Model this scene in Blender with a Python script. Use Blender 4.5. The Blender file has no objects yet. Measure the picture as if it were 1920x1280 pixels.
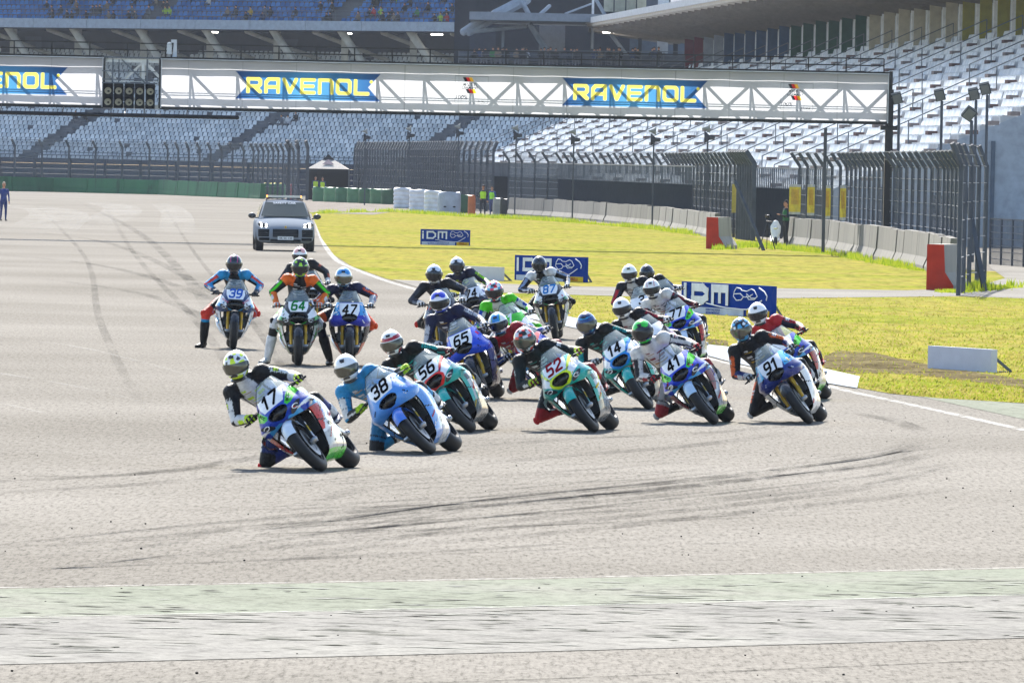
import bpy, math, random
import numpy as np
from mathutils import Matrix, Vector
random.seed(7); rng = np.random.default_rng(7)
R = math.radians
scene = bpy.context.scene
COL = scene.collection

# ------------------------------------------------------------------ camera, sky, sun, exposure
FPX = 18000.0; CAMH = 3.07; ROLL = R(1.2); PITCH = math.atan(334/FPX)
cam_d = bpy.data.cameras.new('camera'); cam = bpy.data.objects.new('camera', cam_d); COL.objects.link(cam)
CR = Matrix.Rotation(R(90)-PITCH, 3, 'X') @ Matrix.Rotation(ROLL, 3, 'Z')
cam.matrix_world = Matrix.Translation((0, 0, CAMH)) @ CR.to_4x4()
cam_d.sensor_width = 36; cam_d.lens = FPX/1920*36; cam_d.clip_start = 1; cam_d.clip_end = 5000
scene.camera = cam
scene.view_settings.view_transform = 'Standard'; scene.view_settings.look = 'None'
scene.view_settings.gamma = 1; scene.view_settings.exposure = 1.72
SUN_EL = R(40); SUN_AZ = R(-7)          # azimuth from +Y (behind the scene) towards +X
w = bpy.data.worlds.new('World'); scene.world = w; w.use_nodes = True
nt = w.node_tree; bg = nt.nodes['Background']
sky = nt.nodes.new('ShaderNodeTexSky'); sky.sky_type = 'NISHITA'; sky.sun_disc = False
sky.sun_elevation = SUN_EL; sky.sun_rotation = SUN_AZ
nt.links.new(sky.outputs[0], bg.inputs[0]); bg.inputs[1].default_value = 0.095
sd = bpy.data.lights.new('sun', 'SUN'); sd.energy = 4.2; sd.angle = R(0.5); sd.color = (1, .95, .88)
sun = bpy.data.objects.new('sun', sd); COL.objects.link(sun)
sdir = Vector((math.sin(SUN_AZ)*math.cos(SUN_EL), math.cos(SUN_AZ)*math.cos(SUN_EL), math.sin(SUN_EL)))
sun.rotation_euler = sdir.to_track_quat('Z', 'Y').to_euler(); sun.location = (0, 60, 60)

# ------------------------------------------------------------------ photo measurements -> places
def ray(px, py): return CR @ Vector(((px-960)/FPX, -(py-640)/FPX, -1))
def G(px, py, z=0.0):
    d = ray(px, py); t = (z-CAMH)/d.z; return Vector((d.x*t, d.y*t, z))
def AT(px, py, Y):
    d = ray(px, py); t = Y/d.y; return Vector((d.x*t, Y, CAMH+d.z*t))
CRT = CR.transposed()
def proj(p):
    v = CRT @ (Vector(p)-Vector((0, 0, CAMH))); return 960+FPX*v.x/-v.z, 640-FPX*v.y/-v.z

# ------------------------------------------------------------------ colours and materials
def lin(c): return c/12.92 if c <= .04045 else ((c+.055)/1.055)**2.4
def hx(h):
    if isinstance(h, tuple): return tuple(lin(c/255) for c in h)
    h = h.lstrip('#'); return tuple(lin(int(h[i:i+2], 16)/255) for i in (0, 2, 4))
def newmat(name):
    m = bpy.data.materials.new(name); m.use_nodes = True; return m, m.node_tree, m.node_tree.nodes['Principled BSDF']
def noise(nt, scale, detail=4, rough=.55, stretch=None, coord='Object'):
    tc = nt.nodes.new('ShaderNodeTexCoord'); n = nt.nodes.new('ShaderNodeTexNoise')
    n.inputs['Scale'].default_value = scale; n.inputs['Detail'].default_value = detail; n.inputs['Roughness'].default_value = rough
    if stretch:
        mp = nt.nodes.new('ShaderNodeMapping'); mp.inputs['Scale'].default_value = stretch
        nt.links.new(tc.outputs[coord], mp.inputs[0]); nt.links.new(mp.outputs[0], n.inputs['Vector'])
    else: nt.links.new(tc.outputs[coord], n.inputs['Vector'])
    return n.outputs['Fac']
def ramp(nt, fac, stops):
    r = nt.nodes.new('ShaderNodeValToRGB'); el = r.color_ramp.elements
    while len(el) > 1: el.remove(el[-1])
    el[0].position = stops[0][0]; el[0].color = (*stops[0][1], 1)
    for p, c in stops[1:]: e = el.new(p); e.color = (*c, 1)
    nt.links.new(fac, r.inputs[0]); return r.outputs[0]
def mixc(nt, fac, a, b, mode='MIX'):
    m = nt.nodes.new('ShaderNodeMix'); m.data_type = 'RGBA'; m.blend_type = mode
    for s, v in ((0, fac), (6, a), (7, b)):
        if hasattr(v, 'is_linked'): nt.links.new(v, m.inputs[s])
        elif s == 0: m.inputs[s].default_value = v
        else: m.inputs[s].default_value = (*v, 1)
    return m.outputs[2]
def bump(nt, b, h, s=.3, d=.01):
    n = nt.nodes.new('ShaderNodeBump'); n.inputs['Strength'].default_value = s; n.inputs['Distance'].default_value = d
    nt.links.new(h, n.inputs['Height']); nt.links.new(n.outputs[0], b.inputs['Normal'])
M = {}
def attr_mat(name, rough=.4, coat=0, metal=0, var=.12, vs=9, bs=0, rv=.15):
    m, nt, b = newmat(name); a = nt.nodes.new('ShaderNodeAttribute'); a.attribute_name = 'Col'
    f = noise(nt, vs); g = ramp(nt, f, [(.3, (1-var,)*3), (.7, (1, 1, 1))])
    nt.links.new(mixc(nt, 1.0, a.outputs['Color'], g, 'MULTIPLY'), b.inputs['Base Color'])
    mr = nt.nodes.new('ShaderNodeMapRange'); mr.inputs[3].default_value = max(.03, rough-rv); mr.inputs[4].default_value = rough+rv
    nt.links.new(noise(nt, vs*2.3), mr.inputs[0]); nt.links.new(mr.outputs[0], b.inputs['Roughness'])
    b.inputs['Metallic'].default_value = metal; b.inputs['Coat Weight'].default_value = coat; b.inputs['Coat Roughness'].default_value = .06
    if bs: bump(nt, b, noise(nt, vs*3), bs, .02)
    M[name] = m; return m
def flat_mat(name, col, rough=.5, metal=0, var=.25, vs=3, coat=0, bs=0, spec=.5):
    m, nt, b = newmat(name); f = noise(nt, vs, 5)
    c = hx(col) if isinstance(col, str) else col
    nt.links.new(ramp(nt, f, [(.28, tuple(x*(1-var) for x in c)), (.72, tuple(min(1, x*(1+var*.4)) for x in c))]), b.inputs['Base Color'])
    b.inputs['Roughness'].default_value = rough; b.inputs['Metallic'].default_value = metal; b.inputs['Coat Weight'].default_value = coat
    b.inputs['Specular IOR Level'].default_value = spec
    if bs: bump(nt, b, noise(nt, vs*4), bs, .02)
    M[name] = m; return m
attr_mat('paint', .28, .4, 0, .08, 6).node_tree.nodes['Principled BSDF'].inputs['Specular IOR Level'].default_value = .3
attr_mat('leather', .52, 0, 0, .35, 16, .6).node_tree.nodes['Principled BSDF'].inputs['Specular IOR Level'].default_value = .2
attr_mat('shell', .25, .5, 0, .04, 8)
attr_mat('matte', .85, 0, 0, .25, 3, 0, .1).node_tree.nodes['Principled BSDF'].inputs['Specular IOR Level'].default_value = 0
attr_mat('seat_plastic', .6, 0, 0, .3, .5).node_tree.nodes['Principled BSDF'].inputs['Specular IOR Level'].default_value = .05
m = attr_mat('blade', .95, 0, 0, .3, .5); nt = m.node_tree; b = nt.nodes['Principled BSDF']; b.inputs['Specular IOR Level'].default_value = 0
tl = nt.nodes.new('ShaderNodeBsdfTranslucent'); nt.links.new(b.inputs['Base Color'].links[0].from_socket, tl.inputs[0]); mx = nt.nodes.new('ShaderNodeMixShader'); mx.inputs[0].default_value = .5
nt.links.new(b.outputs[0], mx.inputs[1]); nt.links.new(tl.outputs[0], mx.inputs[2]); nt.links.new(mx.outputs[0], nt.nodes['Material Output'].inputs[0])
attr_mat('cloth', .85, 0, 0, .25, 9, .2)
flat_mat('rubber', '#1b1b1d', .6, 0, .3, 12, spec=.3)
flat_mat('black_metal', '#1c1d20', .4, .6, .3, 8)
flat_mat('dark_plastic', '#17181b', .35, 0, .3, 6)
flat_mat('steel', '#a9adb2', .32, .9, .2, 8)
flat_mat('gold', '#c99a2e', .35, .6, .2, 8)
flat_mat('disc', '#8c8e90', .4, .9, .3, 20)
flat_mat('concrete', '#a8a59b', .85, 0, .35, 1.2, bs=.3, spec=.1)
flat_mat('dark_concrete', '#5a5f68', .85, 0, .35, .5, spec=.1)
flat_mat('galv', '#5f656c', .7, .1, .25, 2, spec=.3)
flat_mat('fence_dark', '#4b5057', .75, 0, .3, 2, spec=.2)
flat_mat('skin', '#c08a6a', .55, 0, .1, 12)
m, nt, b = newmat('screen')
b.inputs['Base Color'].default_value = (.55, .68, .72, 1); b.inputs['Roughness'].default_value = .05
tr = nt.nodes.new('ShaderNodeBsdfTransparent'); tr.inputs[0].default_value = (.70, .77, .80, 1); mx = nt.nodes.new('ShaderNodeMixShader'); mx.inputs[0].default_value = .26
nt.links.new(tr.outputs[0], mx.inputs[1]); nt.links.new(b.outputs[0], mx.inputs[2]); nt.links.new(mx.outputs[0], nt.nodes['Material Output'].inputs[0]); M['screen'] = m
m, nt, b = newmat('visor'); b.inputs['Base Color'].default_value = (.012, .012, .014, 1); b.inputs['Roughness'].default_value = .12; b.inputs['Coat Weight'].default_value = 0; b.inputs['Specular IOR Level'].default_value = .35; M['visor'] = m
m, nt, b = newmat('mirror_visor'); b.inputs['Base Color'].default_value = (.10, .095, .075, 1); b.inputs['Roughness'].default_value = .09; b.inputs['Metallic'].default_value = .6; M['mirror_visor'] = m
m, nt, b = newmat('glass'); b.inputs['Base Color'].default_value = (.03, .045, .045, 1); b.inputs['Roughness'].default_value = .12; b.inputs['Specular IOR Level'].default_value = .25; M['glass'] = m
m, nt, b = newmat('lens'); b.inputs['Base Color'].default_value = (.75, .78, .8, 1); b.inputs['Roughness'].default_value = .1; b.inputs['Metallic'].default_value = .5; M['lens'] = m
m, nt, b = newmat('lamp_on'); b.inputs['Base Color'].default_value = (1, 1, 1, 1); b.inputs['Emission Color'].default_value = (1, .97, .9, 1); b.inputs['Emission Strength'].default_value = 3; M['lamp_on'] = m
m, nt, b = newmat('lamp_orange'); b.inputs['Base Color'].default_value = (.9, .25, .03, 1); b.inputs['Emission Color'].default_value = (1, .3, .03, 1); b.inputs['Emission Strength'].default_value = 1.2; M['lamp_orange'] = m
def veil(name, col, opac, sc=(1, 1, 1)):
    m, nt, b = newmat(name); b.inputs['Base Color'].default_value = (*hx(col), 1); b.inputs['Roughness'].default_value = .8; b.inputs['Specular IOR Level'].default_value = .1
    tr = nt.nodes.new('ShaderNodeBsdfTransparent'); mx = nt.nodes.new('ShaderNodeMixShader')
    mr = nt.nodes.new('ShaderNodeMapRange'); mr.inputs[3].default_value = opac-.14; mr.inputs[4].default_value = opac+.14
    nt.links.new(noise(nt, 1.3, 4, .6, sc), mr.inputs[0]); nt.links.new(mr.outputs[0], mx.inputs[0])
    nt.links.new(tr.outputs[0], mx.inputs[1]); nt.links.new(b.outputs[0], mx.inputs[2]); nt.links.new(mx.outputs[0], nt.nodes['Material Output'].inputs[0]); M[name] = m
veil('mesh_veil', '#666c72', .30); veil('mesh_dense', '#474d54', .55); veil('mesh_light', '#5c6268', .15)
# backlit banner fabric: real translucency, so the truss behind throws its shadow on it
m, nt, b = newmat('banner_fabric'); a = nt.nodes.new('ShaderNodeAttribute'); a.attribute_name = 'Col'
df = nt.nodes.new('ShaderNodeBsdfDiffuse'); tl = nt.nodes.new('ShaderNodeBsdfTranslucent'); mx = nt.nodes.new('ShaderNodeMixShader'); mx.inputs[0].default_value = .58
nt.links.new(a.outputs['Color'], df.inputs[0]); nt.links.new(a.outputs['Color'], tl.inputs[0])
nt.links.new(df.outputs[0], mx.inputs[1]); nt.links.new(tl.outputs[0], mx.inputs[2]); nt.links.new(mx.outputs[0], nt.nodes['Material Output'].inputs[0]); M['banner_fabric'] = m
# object-coloured cloth for the spectators
m, nt, b = newmat('crowd_cloth'); oi = nt.nodes.new('ShaderNodeObjectInfo'); nt.links.new(oi.outputs['Color'], b.inputs['Base Color']); b.inputs['Roughness'].default_value = .9; M['crowd_cloth'] = m

# ------------------------------------------------------------------ mesh builder
def nrm(v):
    v = np.asarray(v, float); n = np.linalg.norm(v); return v/n if n > 1e-9 else v
class MB:
    def __init__(s): s.V = []; s.F = []; s.C = []; s.n = 0; s.PC = None
    def add(s, verts, faces, col=None):
        verts = [tuple(map(float, v)) for v in verts]; s.V += verts
        for f in faces:
            s.F.append(tuple(i+s.n for i in f))
            if callable(col):
                c = np.mean([verts[i] for i in f], axis=0); s.C.append(col(*c))
            else: s.C.append(col or (.5, .5, .5))
        s.n += len(verts); return s
    def box(s, c, sz, col=None, rot=None, taper=None):
        c = np.array(c, float); h = np.array(sz, float)/2; vs = []
        for z in (-1, 1):
            for x, y in ((-1, -1), (1, -1), (1, 1), (-1, 1)):
                k = (taper if (taper and z > 0) else 1); v = np.array((x*h[0]*k, y*h[1]*k, z*h[2]))
                if rot is not None: v = np.array(rot @ Vector(v))
                vs.append(c+v)
        return s.add(vs, [(3, 2, 1, 0), (4, 5, 6, 7), (0, 1, 5, 4), (1, 2, 6, 5), (2, 3, 7, 6), (3, 0, 4, 7)], col)
    def bar(s, a, b, w, h=None, col=None):
        a = np.array(a, float); b = np.array(b, float); t = nrm(b-a); up = np.array((0, 0, 1.)) if abs(t[2]) < .95 else np.array((0, 1., 0))
        sd = nrm(np.cross(t, up)); u = np.cross(sd, t); h = h or w; vs = []
        for p in (a, b):
            for i, j in ((-1, -1), (1, -1), (1, 1), (-1, 1)): vs.append(p+sd*i*w/2+u*j*h/2)
        return s.add(vs, [(3, 2, 1, 0), (4, 5, 6, 7), (0, 1, 5, 4), (1, 2, 6, 5), (2, 3, 7, 6), (3, 0, 4, 7)], col)
    def tube(s, pts, rad, n=8, col=None, lat=(1, 0, 0), caps=True):
        pts = [np.array(p, float) for p in pts]; m = len(pts)
        if not isinstance(rad, (list, tuple)): rad = [rad]*m
        rad = [r if isinstance(r, (list, tuple)) else (r, r) for r in rad]; rings = []
        T = [nrm(pts[min(i+1, m-1)]-pts[max(i-1, 0)]) for i in range(m)]
        seq = [(pts[i], T[i], rad[i][0], rad[i][1]) for i in range(m)]
        if caps:
            r0 = (rad[0][0]+rad[0][1])/2; r1 = (rad[-1][0]+rad[-1][1])/2
            pre = [(pts[0]-T[0]*r0*e, T[0], rad[0][0]*k, rad[0][1]*k) for e, k in ((.99, .12), (.8, .6), (.45, .89))]
            post = [(pts[-1]+T[-1]*r1*e, T[-1], rad[-1][0]*k, rad[-1][1]*k) for e, k in ((.45, .89), (.8, .6), (.99, .12))]
            seq = pre+seq+post
        vs = []; lat = np.array(lat, float)
        for p, t, ra, rb in seq:
            L = lat-t*np.dot(lat, t)
            if np.linalg.norm(L) < .15: L = np.array((0, 1., 0.))-t*t[1]
            a = nrm(L); bb = np.cross(t, a)
            for k in range(n):
                th = 2*math.pi*k/n; vs.append(p+a*ra*math.cos(th)+bb*rb*math.sin(th))
        fs = []; q = len(seq)
        for i in range(q-1):
            for k in range(n): fs.append((i*n+k, i*n+(k+1) % n, (i+1)*n+(k+1) % n, (i+1)*n+k))
        fs.append(tuple(range(n))[::-1]); fs.append(tuple((q-1)*n+k for k in range(n)))
        return s.add(vs, fs, col)
    def ell(s, c, r, rot=None, nu=16, nv=10, col=None):
        vs = []; fs = []; c = np.array(c, float)
        for j in range(nv+1):
            ph = math.pi*j/nv
            for i in range(nu):
                th = 2*math.pi*i/nu; v = np.array((r[0]*math.sin(ph)*math.cos(th), r[1]*math.sin(ph)*math.sin(th), r[2]*math.cos(ph)))
                if rot is not None: v = np.array(rot @ Vector(v))
                vs.append(c+v)
        for j in range(nv):
            for i in range(nu):
                if j == 0: f = (i, nu+i, nu+(i+1) % nu)
                elif j == nv-1: f = (j*nu+i, (j+1)*nu+i, j*nu+(i+1) % nu)
                else: f = (j*nu+i, (j+1)*nu+i, (j+1)*nu+(i+1) % nu, j*nu+(i+1) % nu)
                fs.append(f)
        return s.add(vs, fs, col)
    def grid(s, P, col=None, mask=None, wrap=False):
        P = np.asarray(P, float); m, n = P.shape[:2]; fs = []; cc = []
        for i in range(m-1):
            for j in range(n if wrap else n-1):
                if mask and not mask(i, j): continue
                k = (j+1) % n; fs.append((i*n+j, i*n+k, (i+1)*n+k, (i+1)*n+j))
        return s.add(P.reshape(-1, 3), fs, col)
    def lathe(s, prof, n=32, axis='x', c=(0, 0, 0), col=None, closed=False):
        vs = []; m = len(prof)
        for k in range(n):
            th = 2*math.pi*k/n
            for a, r in prof:
                if axis == 'x': v = (a, r*math.cos(th), r*math.sin(th))
                elif axis == 'z': v = (r*math.cos(th), r*math.sin(th), a)
                else: v = (r*math.cos(th), a, r*math.sin(th))
                vs.append(np.array(v)+np.array(c))
        fs = []
        for k in range(n):
            for i in range(m if closed else m-1):
                j = (i+1) % m; fs.append((k*m+i, k*m+j, ((k+1) % n)*m+j, ((k+1) % n)*m+i))
        return s.add(vs, fs, col)
    def poly(s, pts, th=0, col=None, d=(0, 0, 1)):      # flat polygon, optionally extruded by th along -d
        n = len(pts); pts = [np.array(p, float) for p in pts]
        if not th: return s.add(pts, [tuple(range(n))], col)
        d = np.array(d, float)*th; vs = pts+[p-d for p in pts]
        return s.add(vs, [tuple(range(n)), tuple(range(2*n-1, n-1, -1))]+[(i, n+i, n+(i+1) % n, (i+1) % n) for i in range(n)], col)
    def xf(s, Mx, start=0):
        A = np.array(s.V[start:]); 
        if len(A): s.V[start:] = [tuple(v) for v in (A @ np.array(Mx.to_3x3()).T + np.array(Mx.translation))]
        return s
    def mesh(s, name, mat, smooth=True, ang=35):
        me = bpy.data.meshes.new(name); me.from_pydata(s.V, [], s.F); me.update()
        me.materials.append(M[mat] if isinstance(mat, str) else mat)
        if s.PC is not None:
            a = me.color_attributes.new('Col', 'FLOAT_COLOR', 'POINT'); C = np.ones((len(s.V), 4)); C[:, :3] = np.array(s.PC)
            a.data.foreach_set('color', C.ravel().astype(np.float32)); me.polygons.foreach_set('use_smooth', [smooth]*len(s.F))
            if smooth: me.set_sharp_from_angle(angle=R(ang))
            return me
        a = me.color_attributes.new('Col', 'FLOAT_COLOR', 'CORNER')
        cnt = np.array([len(f) for f in s.F]); C = np.ones((len(s.F), 4)); C[:, :3] = np.array(s.C)
        a.data.foreach_set('color', np.repeat(C, cnt, axis=0).ravel().astype(np.float32))
        me.polygons.foreach_set('use_smooth', [smooth]*len(s.F))
        if smooth: me.set_sharp_from_angle(angle=R(ang))
        return me
    def build(s, name, mat, parent=None, smooth=True, ang=35):
        return link(name, s.mesh(name, mat, smooth, ang), parent)
def link(name, me, parent=None):
    o = bpy.data.objects.new(name, me); COL.objects.link(o)
    if parent: o.parent = parent
    return o
def tag(o, label=None, cat=None, group=None, kind=None):
    if label: o['label'] = label
    if cat: o['category'] = cat
    if group: o['group'] = group
    if kind: o['kind'] = kind
    return o
def empty(name, loc, label, cat, group=None, rz=0):
    o = bpy.data.objects.new(name, None); o.empty_display_size = .2; COL.objects.link(o); o.location = loc; o.rotation_euler = (0, 0, rz)
    return tag(o, label, cat, group)
def copy_tree(o, parent=None):
    c = o.copy(); COL.objects.link(c); c.parent = parent
    for ch in o.children: copy_tree(ch, c)
    return c
def interp(xs, ys, q):
    """smooth (Catmull-Rom) table lookup"""
    if q <= xs[0]: return ys[0]
    if q >= xs[-1]: return ys[-1]
    i = max(j for j in range(len(xs)) if xs[j] <= q); i = min(i, len(xs)-2)
    t = (q-xs[i])/(xs[i+1]-xs[i]); p0 = ys[max(i-1, 0)]; p1 = ys[i]; p2 = ys[i+1]; p3 = ys[min(i+2, len(ys)-1)]
    return .5*((2*p1)+(-p0+p2)*t+(2*p0-5*p1+4*p2-p3)*t*t+(-p0+3*p1-3*p2+p3)*t**3)
# text as a flat mesh: vertices (x, z) centred on the origin, of given height
_tc = {}
def text_vf(txt, h=1.0, bold=.02, shear=0, space=1.0):
    key = (txt, bold, shear, space)
    if key not in _tc:
        cu = bpy.data.curves.new('t', 'FONT'); cu.body = txt; cu.align_x = 'CENTER'; cu.align_y = 'CENTER'; cu.size = 1
        cu.offset = bold; cu.shear = shear; cu.space_character = space; cu.resolution_u = 3; cu.fill_mode = 'FRONT'
        o = bpy.data.objects.new('t', cu); COL.objects.link(o)
        dg = bpy.context.evaluated_depsgraph_get(); me = o.evaluated_get(dg).to_mesh()
        V = np.array([v.co[:2] for v in me.vertices]); Fc = [tuple(p.vertices) for p in me.polygons]
        o.evaluated_get(dg).to_mesh_clear(); bpy.data.objects.remove(o); bpy.data.curves.remove(cu)
        V -= (V.max(0)+V.min(0))/2; V /= (V[:, 1].max()-V[:, 1].min()); _tc[key] = (V, Fc)
    V, Fc = _tc[key]; return V*h, Fc
def add_text(mb, txt, O, ex, ey, h, col, bold=.02, shear=0, wmax=None, space=1.0):
    V, Fc = text_vf(txt, h, bold, shear, space); wd = V[:, 0].max()-V[:, 0].min(); k = wmax/wd if (wmax and wd > wmax) else 1
    O = np.array(O, float); ex = np.array(ex, float); ey = np.array(ey, float)
    mb.add([O+ex*v[0]*k+ey*v[1] for v in V], Fc, col)
# ------------------------------------------------------------------ ground, track, grass
def ground_mat(name, cols, scale=.15, rough=.6, grain=.25, gs=(26, 2.2, 1), spec=.5, bs=.25):
    m, nt, b = newmat(name); c = [hx(q) for q in cols]
    base = ramp(nt, noise(nt, scale, 6, .6), [(.3, c[0]), (.5, c[1]), (.7, c[2])])
    g = noise(nt, 1, 5, .75, gs); g2 = noise(nt, 11, 6, .9)
    k = ramp(nt, g, [(.25, (1-grain*1.6,)*3), (.5, (1, 1, 1)), (.75, (1+grain*.4,)*3)])
    k2 = ramp(nt, g2, [(.36, (1-grain,)*3), (.56, (1.06, 1.06, 1.05))])
    nt.links.new(mixc(nt, 1.0, mixc(nt, 1.0, base, k, 'MULTIPLY'), k2, 'MULTIPLY'), b.inputs['Base Color'])
    mr = nt.nodes.new('ShaderNodeMapRange'); mr.inputs[3].default_value = rough-.12; mr.inputs[4].default_value = rough+.12
    nt.links.new(noise(nt, scale*2, 5), mr.inputs[0]); nt.links.new(mr.outputs[0], b.inputs['Roughness']); b.inputs['Specular IOR Level'].default_value = 0
    bump(nt, b, g2, bs, .01); M[name] = m
ground_mat('asphalt', [(120, 116, 109), (129, 125, 118), (138, 134, 127)], .08, .85, .40, spec=.3)
ground_mat('path_asphalt', [(117, 114, 108), (131, 128, 122), (139, 136, 130)], .3, .75, .2, spec=.3)
ground_mat('green_paint', [(121, 123, 112), (129, 132, 120), (134, 133, 125)], .25, .8, .28, (6, 2.5, 1), .15)
ground_mat('white_paint', [(123, 121, 117), (133, 131, 126), (142, 140, 134)], .35, .8, .30, (5, 3.5, 1), .15)
ground_mat('kerb_paint', [(144, 151, 157), (162, 168, 174), (172, 178, 184)], .5, .6, .25, (6, 2, 1), .3)
ground_mat('gravel', ['#6f6a63', '#868079', '#97918a'], .6, .9, .5, (6, 2, 1), .2, .8)
ground_mat('dirt', ['#4b4432', '#6b6148', '#7a7352'], .8, .9, .6, (5, 1, 1), .2, .8)
ground_mat('rubbered', ['#5d5b57', '#66635f', '#6d6a66'], .2, .7, .3, spec=.3)
m, nt, b = newmat('grass')
f1 = noise(nt, .11, 8, .78, (1, .8, 1)); f2 = noise(nt, 2.4, 6, .75, (1, .13, 1))
c1 = ramp(nt, f1, [(.30, hx((84, 94, 38))), (.42, hx((116, 120, 50))), (.48, hx((124, 122, 62))), (.55, hx((131, 122, 66))), (.63, hx((124, 126, 54))), (.72, hx((92, 100, 40)))])
c2 = ramp(nt, f2, [(.34, (.60, .58, .50)), (.5, (1, 1, 1)), (.66, (1.25, 1.2, .95))])
nt.links.new(mixc(nt, 1.0, c1, c2, 'MULTIPLY'), b.inputs['Base Color']); b.inputs['Roughness'].default_value = .9; b.inputs['Specular IOR Level'].default_value = 0; bump(nt, b, f2, .8, .05); M['grass'] = m
def marks_mat(name, col, lo, hi, sc):
    m, nt, b = newmat(name); b.inputs['Base Color'].default_value = (*hx(col), 1); b.inputs['Roughness'].default_value = .9; b.inputs['Specular IOR Level'].default_value = 0
    tr = nt.nodes.new('ShaderNodeBsdfTransparent'); mx = nt.nodes.new('ShaderNodeMixShader'); mr = nt.nodes.new('ShaderNodeMapRange'); mr.inputs[1].default_value = .35; mr.inputs[2].default_value = .65; mr.inputs[3].default_value = lo; mr.inputs[4].default_value = hi
    nt.links.new(noise(nt, 1, 5, .7, sc), mr.inputs[0]); a = nt.nodes.new('ShaderNodeAttribute'); a.attribute_name = 'Col'; mu = nt.nodes.new('ShaderNodeMath'); mu.operation = 'MULTIPLY'
    nt.links.new(mr.outputs[0], mu.inputs[0]); nt.links.new(a.outputs['Fac'], mu.inputs[1]); nt.links.new(mu.outputs[0], mx.inputs[0])
    nt.links.new(tr.outputs[0], mx.inputs[1]); nt.links.new(b.outputs[0], mx.inputs[2]); nt.links.new(mx.outputs[0], nt.nodes['Material Output'].inputs[0]); M[name] = m
marks_mat('rubber_marks', '#2c2b2a', .0, .26, (5, .35, 1)); marks_mat('rubber_faint', '#3a3938', .0, .22, (1.5, .12, 1)); marks_mat('scratches', '#2c2c2a', 0, .95, (.9, 7, 1)); marks_mat('worn_line_and_glare', '#b9b7b0', .0, .28, (.9, .06, 1)); marks_mat('worn_line', '#c9c8c2', .0, .75, (3, 1.2, 1))  # the soft pale one serves faded lines and the glare painted on the asphalt
def sheet(name, pix, mat, z, col=(.5, .5, .5)):
    mb = MB(); pts = [G(*p) for p in pix]; mb.poly([(p.x, p.y, z) for p in pts], 0, col); o = mb.build(name, mat, None, False); return tag(o, kind='structure')
def ribbon(name, pix, w, mat, z, fade=True, kind='structure'):
    """smooth curve on the ground through photographed points, w metres wide"""
    P = [G(*p) for p in pix]; n = 14*(len(P)-1)+1; T = [i/(n-1)*(len(P)-1) for i in range(n)]; xs = list(range(len(P)))
    X = [interp(xs, [p.x for p in P], t) for t in T]; Y = [interp(xs, [p.y for p in P], t) for t in T]; mb = MB(); L = []; Rr = []
    for i in range(n):
        j, k = max(i-1, 0), min(i+1, n-1); d = nrm((X[k]-X[j], Y[k]-Y[j])); L.append((X[i]-d[1]*w/2, Y[i]+d[0]*w/2, z)); Rr.append((X[i]+d[1]*w/2, Y[i]-d[0]*w/2, z))
    for i in range(n-1):
        f = min(1, 3*min(i+.5, n-1.5-i)/n+.05) if fade else 1; mb.add([L[i], Rr[i], Rr[i+1], L[i+1]], [(0, 1, 2, 3)], (f, f, f))
    return tag(mb.build(name, mat, None, False), kind=kind)
mb = MB(); mb.add([(-900, -60, 0), (900, -60, 0), (900, 2600, 0), (-900, 2600, 0)], [(0, 1, 2, 3)]); tag(mb.build('track', 'asphalt', None, False), kind='structure')
GP = [(583, 399), (700, 403), (745, 396), (870, 404), (945, 408), (1100, 416), (1240, 425), (1320, 436), (1400, 440), (1475, 458), (1735, 500), (1800, 505), (1960, 515), (2300, 530), (2300, 748), (1920, 756), (1762, 747), (1669, 738), (1607, 727), (1612, 706), (1545, 691), (1365, 650), (1301, 643), (1200, 622), (1060, 592), (900, 560), (790, 540), (722, 522), (660, 500), (626, 478), (603, 447), (592, 420)]
sheet('infield_grass', GP, 'grass', .006)
sheet('access_path', [(735, 525), (850, 529), (1060, 537), (1277, 541), (1447, 541), (1700, 545), (1800, 541), (1850, 532), (1885, 522), (1860, 505), (1850, 494), (1960, 494), (2300, 500), (2300, 575), (1920, 560), (1800, 556), (1447, 560), (1277, 559), (1060, 553), (900, 548), (790, 541)], 'path_asphalt', .012)
sheet('service_road', [(1320, 436), (1400, 441), (1475, 459), (1500, 445), (1480, 415), (1400, 400), (1320, 405)], 'path_asphalt', .012)
sheet('gravel_bed', [(540, 376), (600, 374), (740, 384), (800, 392), (870, 404), (745, 396), (700, 403), (583, 399), (560, 390)], 'gravel', .012)
sheet('kerb', [(900, 561), (1060, 593), (1200, 623), (1301, 644), (1365, 651), (1545, 692), (1612, 707), (1607, 729), (1537, 717), (1369, 679), (1324, 667), (1200, 642), (1060, 612), (900, 578)], 'kerb_paint', .014)
sheet('dirt_patch', [(1545, 668), (1570, 658), (1640, 662), (1700, 676), (1760, 688), (1920, 712), (1920, 728), (1740, 706), (1660, 700), (1600, 701), (1545, 690)], 'dirt', .010)
sheet('dirt_patch', [(1301, 642), (1365, 649), (1365, 640), (1320, 634), (1290, 636)], 'dirt', .010)
sheet('runoff_patch', [(1717, 742), (1920, 757), (2200, 775), (2200, 810), (1920, 786), (1810, 762)], 'green_paint', .004)
ribbon('edge_line', [(1260, 655), (1369, 682), (1537, 720), (1597, 735), (1700, 757), (1920, 806), (2200, 870)], .15, 'worn_line', .004, False)
ribbon('edge_line', [(590, 400), (600, 440), (625, 482), (662, 503), (722, 526), (790, 546)], .18, 'worn_line', .004, False)
ribbon('grid_line', [(-120, 620), (110, 645), (240, 672), (362, 706)], .10, 'worn_line_and_glare', .004)
ribbon('grid_line', [(-100, 688), (0, 700), (140, 724), (280, 756)], .10, 'worn_line_and_glare', .004)
ribbon('grid_line', [(0, 755), (90, 776)], .10, 'worn_line_and_glare', .004)
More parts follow.
